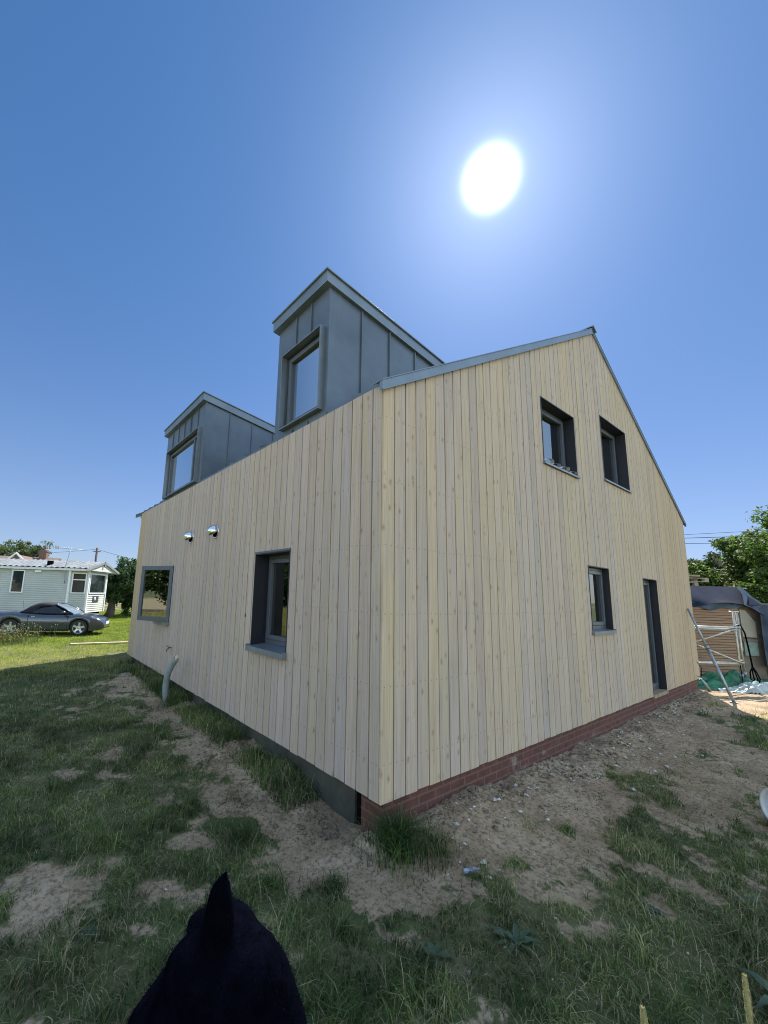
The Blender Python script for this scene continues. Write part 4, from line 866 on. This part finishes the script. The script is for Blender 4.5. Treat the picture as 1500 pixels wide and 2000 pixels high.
    for s in (-1, 1):
        mb = MB(); mb.loft([[(.62 + .05 * math.cos(t) + dx, s * yy, .90 + .055 * sz * math.sin(t)) for t in np.linspace(0, 6.283, 11)[:-1]] for yy, sz, dx in ((.80, .5, 0), (.84, 1, 0), (.92, 1, -.01), (.98, .7, -.02), (.99, .2, -.03))], caps=True)
        mb.bar((.64, s * .76, .84), (.63, s * .82, .88), .02, 6); mb.build('door_mirror', paint, car)
        hl = MB(); hl.loft([[(1.56 + .20 * t, s * (.655 - .07 * t) + s * .085 * c * (1 - .5 * t), (.722 - .105 * t) + .022 * (1 - c * c) + .004 - .03 * abs(c)) for c in np.linspace(-1, 1, 7)] for t in np.linspace(0, 1, 8)], closed=False)
        hl.build('headlight', simple('clear_lamp', (.75, .8, .84), .12, .2, .05, 9.), car, recalc=False)
        mb = MB(); mb.lathe([(0, .0), (.05, .0), (.055, -.02)], (1.83, s * .50, .36), 'x', 12); mb.build('fog_light', blk, car)
    mb = MB(); mb.box((1.90, -.36, .27), (1.965, .36, .36)); mb.build('grille', blk, car)
    mb = MB(); mb.box((1.985, -.26, .42), (2.005, .26, .53)); mb.build('number_plate', M_DULLW, car)
    mb = MB(); mb.box((-.50, -.832, .70), (-.38, -.815, .725)); mb.build('door_handle', simple('pale_handle', (.4, .45, .5), .3, .5), car)
    mb = MB(); mb.bar((-1.25, .45, .88), (-1.33, .45, 1.28), .005, 5); mb.build('aerial', blk, car)
    rim = simple('alloy_wheel', (.55, .57, .58), .3, .7, .08, 6.)
    for a in AX:
        for s in (-1, 1):
            wh = MB(); c = (a, s * .745, .312)
            wh.lathe([(.215, -.095), (.245, -.10), (.295, -.098), (.31, -.08), (.312, 0), (.31, .08), (.295, .098), (.245, .10), (.215, .095)], c, 'y', 32)
            o = wh.build('wheel', blk, car)
            rm = MB(); f_ = s * .088
            rm.lathe([(.222, f_), (.205, f_ * .98), (.20, f_ * .6), (.20, -f_ * .8), (.215, -f_)], c, 'y', 32)
            for k in range(5):
                t0 = k * 2 * math.pi / 5 + .25
                for dq in (0,):
                    rr = [(.03, .055), (.10, .036), (.16, .034), (.205, .045)]
                    vs = []
                    for (q, hw_) in rr:
                        for e in (-1, 1):
                            for yy in (f_ * .86, f_ * .55): vs.append((c[0] + q * math.cos(t0) - e * hw_ * math.sin(t0), c[1] + yy * (1 - .25 * (1 - q / .2)), c[2] + q * math.sin(t0) + e * hw_ * math.cos(t0)))
                    for i in range(3):
                        b = i * 4; rm.add(vs[b:b + 8], [(0, 2, 6, 4), (1, 5, 7, 3), (0, 4, 5, 1), (2, 3, 7, 6)])
            rm.lathe([(.0, f_ * .86), (.035, f_ * .84), (.055, f_ * .7), (.055, f_ * .3)], c, 'y', 16)
            rm.build('rim', rim, o)
            dk = MB(); dk.lathe([(0, f_ * .2), (.199, f_ * .2)], c, 'y', 24); dk.build('brake_disc', simple('brake_metal', (.05, .05, .055), .5, .4), o)
    return car
roadster()

# ------------------------------------------------------------------ static caravan
def caravan():
    a_ = R(33); rr_ = Vector((math.cos(a_), -math.sin(a_), 0)); O = Vector((.57, 23.5, 0))
    cv = empty('static_caravan', (O.x, O.y, -.3), -a_); tag(cv, 'pale green static caravan with a tiled roof, parked behind the grey car', 'caravan')
    # local: x to the right along the side, y into depth, z up from the ground
    def mat_siding(name, col):
        b = NB(name); sp = b.n('ShaderNodeSeparateXYZ'); b.t.links.new(b.obj(), sp.inputs[0])
        f = b.math('FRACT', b.math('MULTIPLY', sp.outputs[2], 1 / .115)); n = b.noise(b.obj(), 1.2, 4)
        c = b.ramp(n, [(.3, tuple(i * .92 for i in col)), (.7, tuple(min(1, i * 1.06) for i in col))])
        b.base(c); b.set(rough=.5); b.bump(b.math('MULTIPLY', f, -1.0), 1.0, .035); return b.m
    sid = mat_siding('cream_green_siding', (.50, .51, .445)); trim = simple('white_upvc', (.78, .80, .80), .4, 0, .04, 4.); gut = simple('pale_fascia', (.62, .66, .62), .5)
    Z0, Z1 = .5, 2.86; X0, X1 = -11.0, -.80; XE = -.10; Y0, Y1 = .16, 3.9; YA, YB = .78, 3.0
    plan = [(X0, Y0), (X1, Y0), (XE, YA), (XE, YB), (X1, Y1), (X0, Y1)]
    def lap(mb, p, q, z0, z1, out=1):
        """overlapping boards between plan points p and q"""
        p = Vector((*p, 0)); q = Vector((*q, 0)); d = (q - p).normalized(); n = Vector((d.y, -d.x, 0)); z = z0
        while z < z1 - .005:
            e = min(z + .115, z1)
            mb.add([p + n * .022 + Vector((0, 0, z)), q + n * .022 + Vector((0, 0, z)), q + Vector((0, 0, e)), p + Vector((0, 0, e)), p + Vector((0, 0, z)), q + Vector((0, 0, z))], [(0, 1, 2, 3), (0, 4, 5, 1)]); z = e
    mb = MB(); wins = []
    # openings as (side index, along from, along to, z0, z1)
    def side(p, q, holes):
        p_ = Vector(p); q_ = Vector(q); ln = (q_ - p_).length; d = (q_ - p_) / ln; at = lambda s: tuple(p_ + d * s); s = 0
        for (a, b, c, e) in holes + [(ln, ln, 0, 0)]:
            lap(mb, at(s), at(a), Z0, Z1)
            if b > a: lap(mb, at(a), at(b), Z0, c); lap(mb, at(a), at(b), e, Z1); wins.append((at(a), at(b), c, e))
            s = b
    LS = X1 - X0; holes = [(3.3, 4.3, 1.50, 2.74), (5.75, 6.55, 1.50, 2.74), (7.18, 7.86, 1.50, 2.74)]
    side(plan[0], plan[1], holes)
    ch = (Vector(plan[2]) - Vector(plan[1])).length
    side(plan[1], plan[2], [(.10, ch - .10, 1.55, 2.70)]); side(plan[2], plan[3], [(.14, YB - YA - .10, 1.55, 2.70)]); side(plan[3], plan[4], []); side(plan[4], plan[5], []); side(plan[5], plan[0], [])
    body = mb.build('body', sid, cv, recalc=False)
    gw = simple('caravan_glass', (.025, .035, .035), .05, 0, .3, 2.)
    for (p, q, c, e) in wins:
        p = Vector((*p, 0)); q = Vector((*q, 0)); d = (q - p).normalized(); n = Vector((d.y, -d.x, 0)); ln = (q - p).length
        PT = lambda a, o, z: p + d * a + n * o + Vector((0, 0, z))
        def bx(m, a, b, o0, o1, z0, z1): m.add([PT(x, o, z) for x in (a, b) for o in (o0, o1) for z in (z0, z1)], [(0, 1, 3, 2), (4, 6, 7, 5), (0, 4, 5, 1), (2, 3, 7, 6), (0, 2, 6, 4), (1, 5, 7, 3)])
        m = MB(); t = .06; bx(m, 0, t, -.03, .05, c, e); bx(m, ln - t, ln, -.03, .05, c, e); bx(m, t, ln - t, -.03, .05, c, c + t); bx(m, t, ln - t, -.03, .05, e - t, e)
        if 1.0 > ln > .7 and c > 1.5 and e > 2.6: bx(m, t, ln - t, -.03, .048, e - .42, e - .36)
        f = m.build('window', trim, cv); m = MB(); bx(m, t * .9, ln - t * .9, -.02, -.005, c + t * .9, e - t * .9); m.build('pane', gw, f)
        m = MB(); bx(m, -.10, ln + .10, .0, .06, e + .02, e + .09) if c < 1.5 else None
        if c < 1.5: m.build('rain_bar', gut, cv)
    mb = MB()
    for (x, y) in (plan[1], plan[2], plan[3]): mb.box((x - .05, y - .05, Z0), (x + .05, y + .05, Z1))
    mb.build('corner_trim', trim, cv)
    # roof with pan-tile relief, fascia, gable
    mid = (-.0 + 4.06) / 2; EZ, AZ = 2.87, 3.36; XR = .14
    mb = MB()
    for sgn in (1, -1):
        n_c, n_r = 150, 9
        rows = []
        for j in range(n_r * 2 + 1):
            t = j / (n_r * 2); st = (j % 2) * .0; yy = (0 if sgn > 0 else 4.06) + sgn * mid * t
            rows.append([(X0 - .2 + (XR - X0 + .2) * i / n_c, yy, EZ + .05 + (AZ - EZ) * t + .028 * math.sin(i * math.pi / 2.0 ) + (.035 if j % 2 == 0 else 0)) for i in range(n_c + 1)])
        mb.loft(rows, closed=False, smooth=False)
    mb.build('tiled_roof', simple('grey_roof_tile', (.235, .245, .255), .62, 0, .2, 2.), cv, recalc=False)
    mb = MB(); mb.box((X0 - .2, .0, EZ - .08), (XR - .02, .03, EZ + .04)); mb.box((X0 - .2, 4.03, EZ - .08), (XR - .02, 4.06, EZ + .04)); mb.box((X0, .03, EZ - .03), (XR - .02, 4.03, EZ - .01)); mb.build('fascia', gut, cv)
    mb = MB(); mb.prism([(.05, EZ - .01), (4.01, EZ - .01), (mid, AZ - .02)], lambda p, d: (d, p[0], p[1]), XR - .10, XR - .03); mb.build('gable', sid, cv)
    mb = MB()
    for s in (1, -1):
        y0_ = -.06 if s > 0 else 4.12
        mb.prism([(y0_, EZ - .10), (mid, AZ - .05), (mid, AZ + .09), (y0_, EZ + .04)], lambda p, d: (d, p[0], p[1]), XR, XR + .035)
    mb.build('bargeboard', simple('grey_bargeboard', (.25, .27, .28), .5), cv)
    mb = MB(); mb.box((XR + .036, mid - .06, AZ - .22), (XR + .06, mid + .06, AZ + .10)); mb.build('finial', simple('grey_bargeboard', (.25, .27, .28)), cv)
    mb = MB(); mb.box((XE + .02, YA + .72, 1.08), (XE + .05, YA + 1.38, 1.42)); pl = mb.build('nameplate', simple('dark_plate', (.06, .07, .09), .4), cv, .01)
    mb = MB(); mb.lathe([(.05, 0), (.11, 0), (.11, .008), (.05, .008)], (XE + .0505, YA + .92, 1.25), 'x', 14); mb.box((XE + .0505, YA + .90, 1.235), (XE + .058, YA + 1.0, 1.265)); mb.build('emblem', M_DULLW, pl)
    mb = MB(); mb.box((-4.72, .08, 2.55), (-4.36, .155, 2.70)) if False else mb.box((-2.62, .08, 2.64), (-2.30, .155, 2.77)); mb.build('wall_lamp', trim, cv)
    mb = MB(); mb.box((-2.32, .55, EZ + .05), (-2.08, .75, EZ + .45)); mb.build('flue', M_BLACK, cv)
    mb = MB(); mb.tube([(-1.02, .10, 2.10), (-.98, .05, 2.35), (-1.08, .08, 2.55), (-1.02, .0, 3.0), (-.86, .0, 3.95)], .018, 6)
    mb.bar((-1.55, 0, 4.02), (-.35, .3, 3.96), .012, 5)
    for k in range(7): mb.bar((-1.5 + .11 * k, -.10, 3.93 + .0), (-1.5 + .11 * k, .22, 4.10), .006, 4)
    mb.box((-1.66, -.08, 3.95), (-1.62, .22, 4.13)); mb.build('tv_aerial', M_STEEL, cv)
    mb = MB(); mb.box((X0 + .3, .35, .05), (X1 - .2, 3.7, .5)); mb.bar((-.7, 1.0, .0), (-.7, 1.0, .5), .06, 8); mb.bar((-.75, 2.6, .0), (-.75, 2.6, .5), .06, 8); mb.box((-.9, 1.0, .38), (-.25, 2.9, .49)); mb.build('chassis', M_BLACK, cv)
    return cv
caravan()
# brick bungalow roof and chimney beyond the caravan
bh = empty('brick_bungalow', (-6.0, 42.3, -.3), -R(22)); tag(bh, 'red tiled bungalow with a brick chimney, seen over the caravan roof', 'house')
M_RB = mat_brick('bungalow_brick', (.13, .065, .05), (.17, .085, .06), (.2, .17, .14))
mb = MB(); mb.box((-7, 0, 0), (5.6, 7, 3.4)); mb.build('wall', M_RB, bh)
tile = simple('red_tile', (.15, .10, .085), .8, 0, .2, 3., .6, 8.)
mb = MB(); mb.prism([(-.4, 3.2), (3.5, 4.35), (7.4, 3.2), (7.4, 3.3), (3.5, 4.5), (-.4, 3.3)], lambda p, d: (d, p[0], p[1]), -7.3, 6.0); rf = mb.build('roof', tile, bh)
mb = MB(); mb.box((4.40, 2.9, 3.4), (4.98, 3.5, 5.15)); mb.box((4.36, 2.86, 4.98), (5.02, 3.54, 5.07)); ch_ = mb.build('chimney', M_RB, bh)
mb = MB(); mb.lathe([(.09, 5.25), (.12, 5.27), (.10, 5.62), (.07, 5.62), (.07, 5.3)], (4.7, 3.25, 0), 'z', 12); mb.build('chimney_pot', tile, ch_)
mb = MB(); mb.prism([(2.9, 3.3), (5.2, 3.3), (4.05, 4.42)], lambda p, d: (p[0], d, p[1]), -.6, 3.0); mb.build('front_gable', M_RB, bh)
mb = MB()
for s in (-1, 1): mb.prism([(4.05, 4.62), (4.05 + s * 1.35, 3.28), (4.05 + s * 1.22, 3.2), (4.05, 4.46)], lambda p, d: (p[0], d, p[1]), -.72, -.62)
mb.build('bargeboard', M_DULLW, bh)
# overhead wires and post on the left
pp = empty('utility_pole', (3.75, 43.0, -.3)); tag(pp, 'wooden utility pole standing beyond the caravan', 'pole')
MB().bar((0, 0, 0), (.0, 0, 5.75), .13, 8, r2=.09).build('post', M_BARK, pp); MB().box((-.35, -.04, 5.35), (.35, .04, 5.42)).build('crossarm', M_BARK, pp)
def wire(a, b, sag, label, r=.012, group=None):
    a = Vector(a); b = Vector(b); mb = MB(); mb.tube([a.lerp(b, t) - Vector((0, 0, sag * 4 * t * (1 - t))) for t in np.linspace(0, 1, 15)], r, 4)
    tag(mb.build('overhead_wire', M_BLACK, None), label, 'wire', group)
wire((3.75, 43, 5.3), (-14, 52, 4.6), .6, 'thin overhead wire running left from the pole beyond the caravan', .016)
wire((3.75, 43, 5.3), (26, 52, 4.8), 1.0, 'thin overhead wire running right from the pole beyond the caravan', .016)
wire((24.0, 7.5, 5.30), (25.4, -5, 5.10), .02, 'uppermost faint overhead wire at the right of the house', .010)
wire((24.0, 7.5, 5.22), (25.4, -5, 4.75), .02, 'middle overhead wire at the right of the house, the darkest one', .016)
wire((23.8, 7.5, 4.98), (25.2, -5, 4.35), .02, 'lowest overhead wire at the right of the house', .013)

# ------------------------------------------------------------------ shed with tarpaulin, scaffold, prop on the right
u_ = Vector((.7926, -.6097, 0)); n_ = Vector((-.6097, -.7926, 0))                 # along the shed front, and out of it
SO = Vector((12.0, .89, -.29)); yaw = math.atan2(u_.y, u_.x)
sh = empty('timber_shed', SO, yaw); tag(sh, 'shed clad in orange brown boards under a dark blue tarpaulin', 'shed')
# local x along the front, y = into the shed, z up
def shp(a): return a
M_ORB = simple('orange_boards', (.31, .19, .12), .8, 0, .22, 2.6, .25, 30., stretch=(.5, 1, 9))
mb = MB(); r = random.Random(9); z = .10
while z < 2.02:
    h = .072; mb.box((-1.5, .0 + r.uniform(-.012, .012), z), (1.98 + r.uniform(-.02, .02), .06, z + h - .012)); z += h
mb.build('board_wall', M_ORB, sh)
mb = MB(); mb.box((-1.5, .065, 0), (3.2, .10, 2.05)); mb.box((3.2, .065, 0), (3.25, 3.0, 2.0)); mb.box((-1.5, 2.95, 0), (3.2, 3.0, 2.0)); mb.box((-1.5, .1, 0), (-1.45, 2.95, 2.0)); mb.build('frame_wall', simple('dull_timber', (.19, .155, .12), .9, 0, .2, 4.), sh)
mb = MB(); mb.prism([(2.01, 1.12), (2.40, 1.10), (2.40, 1.52), (2.16, 1.84), (2.01, 1.86)], lambda p, d: (p[0], d, p[1]), -.01, .06); mb.build('plywood_panel', simple('pale_ply', (.34, .30, .24), .8, 0, .08, 3.), sh)
mb = MB(); mb.box((2.03, .0, .62), (2.40, .05, .98)); mb.build('green_panel', simple('pale_green_panel', (.22, .30, .25), .6, 0, .2, 5.), sh)
mb = MB(); mb.box((1.99, -.02, .985), (2.40, .05, 1.06)); mb.box((2.62, -.02, .1), (2.70, .05, 1.5)); mb.build('rail', simple('dull_timber', (.19, .155, .12)), sh)
# tarpaulin: top, hanging front flap with a wavy hem, folded corner, curtain at the right
def cloth_grid(mb, P, nu, nv):
    rows = [[P(i / nu, j / nv) for i in range(nu + 1)] for j in range(nv + 1)]; mb.loft(rows, closed=False)
TB = simple('blue_tarpaulin', (.010, .017, .038), .8, 0, .22, 3., .35, 9., spec=.12); TG = simple('blue_grey_tarpaulin', (.075, .095, .135), .8, 0, .25, 3., .4, 7., spec=.12)
tp_ = empty('tarpaulin', SO + Vector((0, 0, 2.0)), yaw); tag(tp_, 'dark blue tarpaulin covering the shed roof with a folded corner and hanging curtain', 'tarpaulin')
wv = lambda a, b: .02 * math.sin(9 * a + 3 * b) + .015 * math.sin(23 * a + b)
mb = MB(); cloth_grid(mb, lambda s, t: (-1.6 + 4.1 * s, .55 - .72 * t + .0 + wv(s * 2, t) * t, .50 - .50 * t ** 1.0 - (.04 + .04 * math.sin(s * 15) + .06 * math.sin(s * 5)) * t ** 6), 70, 14)
cloth_grid(mb, lambda s, t: (-1.6 + 4.1 * s, .55 + 2.5 * t, .50 - .3 * t), 10, 6); mb.build('roof_sheet', TB, tp_, recalc=False)
mb = MB(); cloth_grid(mb, lambda s, t: (.3 + 2.2 * s, -.06 + .02 * math.sin(s * 30), .02 - (.05 + .13 * math.sin(math.pi * min(1, s * 1.15)) ** 1.0 * (1 + .25 * math.sin(s * 20))) * t), 50, 5); mb.build('loose_hem', TG, tp_, recalc=False)
mb = MB(); cloth_grid(mb, lambda s, t: (2.42 + .95 * s - .50 * t * (1 - .35 * s), .42 - .66 * t - .06 * math.sin(s * 6 + t * 3), .50 - .60 * s - .48 * t + .03 * math.sin(11 * s + 5 * t)), 24, 18); mb.build('folded_corner', simple('pale_blue_tarpaulin', (.030, .045, .085), .45, 0, .35, 5., .5, 9.), tp_, recalc=False)
mb = MB(); cloth_grid(mb, lambda s, t: (2.36 + .95 * s + .04 * t, -.22 + .05 * math.sin(s * 24 + t * 2), .0 - .05 * s - 1.60 * t - .05 * math.sin(s * 9) * t), 60, 16); mb.build('curtain', TG, tp_, recalc=False)
# pallets on the shed roof
pm = simple('pallet_wood', (.33, .27, .19), .8, 0, .22, 5.)
def pallet(x, z, ln, label, w=.9):
    p = empty('wooden_pallet', SO + u_ * x - n_ * .95 + Vector((0, 0, z)), yaw); tag(p, label, 'pallet', 'pallets on the shed roof')
    m = MB()
    for k in range(6): m.box((0, k * w / 6 + .01, .105), (ln, (k + .72) * w / 6, .125))
    m.build('top_deck', pm, p); m = MB()
    for k in (0, .43, .86): m.box((0, k * w, 0), (ln, k * w + .1, .02))
    m.build('bottom_board', pm, p)
    for k in (0, .43, .86):
        for q in (0, .5, 1): MB().box((q * (ln - .12), k * w, .021), (q * (ln - .12) + .12, k * w + .1, .104)).build('block', pm, p)
pallet(.60, 2.50, 1.22, 'lower wooden pallet on the tarpaulined shed roof'); pallet(.3, 2.64, 1.85, 'upper wooden pallet on the shed roof, reaching farther right')
m = MB(); m.box((0, 0, 0), (1.7, .12, .05)); o = m.build('timber_plank', pm, None); o.location = SO + u_ * .2 - n_ * .95 + Vector((0, 0, 2.80)); o.rotation_euler.z = yaw; tag(o, 'plank laid on top of the pallets on the shed roof', 'plank')
# far roof between the trees
fh = empty('far_house', (31.5, 4.6, -.3), R(-52)); tag(fh, 'dark roofed house glimpsed between the trees at the right', 'house')
mb = MB(); mb.box((-7, 0, 0), (7, 7, 3.4)); mb.build('wall', M_RB, fh); mb = MB(); mb.prism([(-.4, 3.3), (3.5, 5.0), (7.4, 3.3), (7.4, 3.4), (3.5, 5.12), (-.4, 3.4)], lambda p, d: (d, p[0], p[1]), -7.2, 7.2); rf = mb.build('roof', simple('brown_tile', (.12, .085, .075), .85, 0, .2, 3.), fh)
mb = MB(); mb.box((3.6, 3.2, 4.6), (4.1, 3.7, 5.55)); mb.build('chimney', M_RB, rf)
# scaffold end frames with ledgers and braces
sc_ = empty('scaffold_tower', (11.35, -.40, gz(11.35, -.40)), yaw); tag(sc_, 'low scaffold tower of silver tubes in front of the shed', 'scaffold')
st = simple('scaffold_tube', (.46, .44, .38), .4, .5, .18, 8.); B0 = Vector((.1, 0, 0))
for (x, y) in ((.18, .0), (-1.35, .0), (.52, .26), (-1.0, .26)):
    MB().bar((x, y, .0), (x, y, 1.76), .024, 10).build('upright', st, sc_)
for (y, x0_) in ((0, 0), (.26, .34)):
    for z in (.56, 1.40): MB().bar((-1.35 + x0_, y - .03, z), (.18 + x0_, y - .03, z), .020, 8).build('ledger', st, sc_)
for z in (.62, 1.46): MB().bar((.18, 0, z), (.52, .26, z), .020, 8).build('ledger', st, sc_)
MB().box((-1.3, .04, 1.33), (.15, .24, 1.37)).build('deck_board', simple('grey_deck', (.30, .31, .31), .7, .1, .15, 5.), sc_)
MB().bar((-.95, -.05, 1.02), (.17, -.05, 1.38), .018, 8).build('brace', st, sc_); MB().bar((-.95, -.05, 1.02), (.20, -.05, .58), .018, 8).build('brace', st, sc_)
MB().tube([(.18, 0, 1.76), (.18, .1, 1.78), (.50, .2, 1.78), (.52, .26, 1.76)], .018, 8).build('guard_loop', st, sc_)
for (x, y) in ((.18, 0), (.52, .26)):
    m = MB(); m.bar((x, y, .24), (x, y, .34), .042, 8); m.bar((x, y, 1.37), (x, y, 1.44), .038, 8); m.build('coupler', M_STEEL, sc_)
# black straps hung over the tower
so_ = empty('ratchet_straps', sc_.location + u_ * .30 - n_ * .3 + Vector((0, 0, 1.42)), yaw); tag(so_, 'black cable and straps hanging from the scaffold tower', 'straps')
m = MB(); m.tube([(-.10, -.25, .0), (.02, -.30, .05), (.10, -.30, -.15), (.17, -.28, -.6), (.22, -.26, -1.0)], .018, 6)
for k, dx in enumerate((-.06, .0, .06, .1)): m.tube([(.22, -.26, -.92), (.18 + dx, -.28, -1.05), (.2 + dx * 1.4, -.28, -1.2), (.24 + dx * .6, -.27, -1.25 - .03 * k)], .014, 5)
m.build('cable', M_BLACK, so_); m = MB(); m.tube([(-.12, -.30, -.72), (-.14, -.34, -1.05), (-.22, -.42, -1.28), (-.38, -.5, -1.36)], .010, 5); m.build('cable', M_BLACK, so_)
# adjustable prop leaning on the gable wall
g0 = Vector((9.36, -.66, gz(9.36, -.66))); g1 = Vector((9.72, -.03, 1.56)); pr_ = empty('steel_prop', g0); tag(pr_, 'long grey steel prop leaning against the far end of the gable wall', 'prop')
v = g1 - g0; MB().bar((0, 0, 0), v * .56, .030, 10).build('outer_tube', M_STEEL, pr_); MB().bar(v * .54, v, .023, 10).build('inner_tube', M_STEEL, pr_)
m = MB(); m.bar(v * .545, v * .575, .042, 10); m.build('collar', M_STEEL, pr_)
m = MB(); m.box((-.06, -.06, -.004), (.06, .06, .006)); m.build('base_plate', M_STEEL, pr_)
# green and white sheeting on the ground
def heap(name, label, cx, cy, rx, ry, h, mat, seed, rot):
    r = np.random.default_rng(seed); mb = MB(); n = 60; c_, s__ = math.cos(rot), math.sin(rot); rows = []
    gxx = np.linspace(-1, 1, n); XX, YY = np.meshgrid(gxx, gxx); rr0 = np.hypot(XX, YY) * (1 + .35 * fbm(XX + seed, YY, 1.6, 3))
    wx = cx + (XX * rx) * c_ - (YY * ry) * s__; wy = cy + (XX * rx) * s__ + (YY * ry) * c_
    zz = ground_z(wx, wy) - .03 + h * np.clip(1 - rr0 ** 2, -.12, 1) ** 1.0 * (.45 + 1.3 * np.abs(fbm(XX + seed, YY + 3, 3.2, 4))) + .05 * (rr0 < 1) * np.abs(fbm(XX, YY + seed, 7, 2))
    Vv = np.stack([wx, wy, zz], -1).reshape(-1, 3); ii = np.arange(n * n).reshape(n, n); Q = np.stack([ii[:-1, :-1], ii[1:, :-1], ii[1:, 1:], ii[:-1, 1:]], -1).reshape(-1, 4)
    keep = (rr0.reshape(-1)[Q] < 1).all(1); me = arr_mesh(name, Vv, Q[keep][:, ::-1], 4, True); return tag(new_obj(name, me, mat), label, 'plastic sheet')
heap('plastic_sheet', 'crumpled bright green plastic sheet on the ground in front of the shed', 11.75, -.25, 1.9, .60, .34, simple('green_sheet', (.02, .15, .062), .4, 0, .3, 3.), 3, yaw)
heap('plastic_sheet', 'crumpled pale sheet lying at the right end of the green one', 11.5, -.95, 1.15, .30, .24, simple('pale_sheet', (.36, .41, .39), .4, 0, .2, 3.), 8, yaw)

# ------------------------------------------------------------------ the black dog, reared up in front of the camera with its back to us
def dog():
    r_v = Vector((.7926, -.6097, 0)); f_v = Vector((.605, .796, 0)); up = Vector((0, 0, 1))
    base = Vector((-2.215, -1.87, gz(-2.2, -1.87))); ro = empty('dog', base); tag(ro, 'black dog with one pricked ear rearing up close to the camera, seen from behind', 'dog')
    P = lambda a, b, z: (r_v * a + f_v * b + Vector((0, 0, z - base.z)))       # a right, b away, z height
    bm = bmesh.new()
    def ell(c, sx, sy, sz, rotm=None):
        m = Matrix.Translation(c) @ (rotm or Matrix.Rotation(math.atan2(f_v.y, f_v.x), 4, 'Z')) @ Matrix.Diagonal((sx, sy, sz, 1)); bmesh.ops.create_icosphere(bm, subdivisions=4, radius=1, matrix=m)
    def limb(pts, rad):
        for (p, q), (ra, rb) in zip(zip(pts[:-1], pts[1:]), zip(rad[:-1], rad[1:])):
            n = max(3, int((q - p).length / (min(ra, rb) * .35)))
            for i in range(n + 1):
                t = i / n; bmesh.ops.create_icosphere(bm, subdivisions=2, radius=ra + (rb - ra) * t, matrix=Matrix.Translation(p.lerp(q, t)))
    ell(P(-.002, .045, 1.028), .064, .098, .063)
    limb([P(-.01, .07, 1.05), P(-.045, .14, 1.01), P(-.085, .21, .975)], [.062, .044, .030])
    limb([P(-.010, .030, 1.085), P(-.008, .005, 1.136), P(-.005, -.012, 1.178), P(.003, -.024, 1.214)], [.026, .025, .019, .006])
    limb([P(.045, .07, 1.035), P(.07, .10, 1.02)], [.026, .016]); limb([P(.03, .05, 1.03), P(.04, .08, .97), P(.06, .10, .89)], [.06, .074, .08])
    limb([P(0, .05, 1.03), P(-.008, .07, .97), P(-.022, .07, .88), P(-.02, .07, .72), P(-.01, .07, .5), P(0, .04, .25), P(0, 0, .08)], [.066, .098, .152, .165, .155, .122, .125])
    zg_ = base.z
    for s in (-1, 1):
        limb([P(s * .08, .0, .06), P(s * .10, .13, -.07), P(s * .10, -.06, -.19), P(s * .10, .0, zg_ + .035), P(s * .10, .07, zg_ + .028)], [.085, .055, .028, .030, .030])
        limb([P(s * .12, .13, .72), P(s * .13, .19, .5), P(s * .12, .33, .52), P(s * .12, .37, .46)], [.06, .042, .028, .032])
    limb([P(0, -.11, .02), P(0, -.17, -.12), P(.02, -.2, -.26)], [.035, .026, .012])
    me = bpy.data.meshes.new('body'); bm.to_mesh(me); bm.free()
    coat = simple('black_coat', (.0018, .0022, .0048), .8, 0, .2, 40., .3, 220., spec=.05)
    coat.node_tree.nodes['Principled BSDF'].inputs['IOR'].default_value = 1.02
    o = new_obj('body', me, coat, ro); m = o.modifiers.new('join', 'REMESH'); m.mode = 'VOXEL'; m.voxel_size = .0075; m.use_smooth_shade = True
    m2 = o.modifiers.new('smooth', 'SMOOTH'); m2.iterations = 9; m2.factor = .6
    dg = bpy.context.evaluated_depsgraph_get(); ev = o.evaluated_get(dg).to_mesh(); nv = len(ev.vertices)
    co = np.empty(nv * 3, np.float32); ev.vertices.foreach_get('co', co); co = co.reshape(-1, 3); no = np.empty(nv * 3, np.float32); ev.vertices.foreach_get('normal', no); no = no.reshape(-1, 3)
    me2 = bpy.data.meshes.new('body'); polys = [tuple(p.vertices) for p in ev.polygons]; me2.from_pydata([tuple(c) for c in co], [], polys); me2.polygons.foreach_set('use_smooth', np.ones(len(polys), bool)); me2.materials.append(coat)
    o.modifiers.clear(); o.data = me2
    r = np.random.default_rng(4); sel = r.integers(0, nv, 90000); c = co[sel] + r.normal(0, .003, (len(sel), 3)); n = no[sel]
    k = c[:, 2] > (.5 - base.z); c, n = c[k], n[k]; ln = r.uniform(.005, .010, len(c))[:, None]
    dn = np.array([0, 0, -1.0]); tdir = n * .42 + dn * .55 + r.normal(0, .22, n.shape); tdir /= np.linalg.norm(tdir, axis=1, keepdims=True); sd = np.cross(tdir, n + .01); sd /= np.linalg.norm(sd, axis=1, keepdims=True) + 1e-6
    Vv = np.stack([c - sd * .0005, c + sd * .0005, c + tdir * ln], 1).reshape(-1, 3); Ff = np.arange(len(Vv)).reshape(-1, 3)
    new_obj('fur', arr_mesh('fur', Vv, Ff, 3), coat, ro)
    return ro
dog()
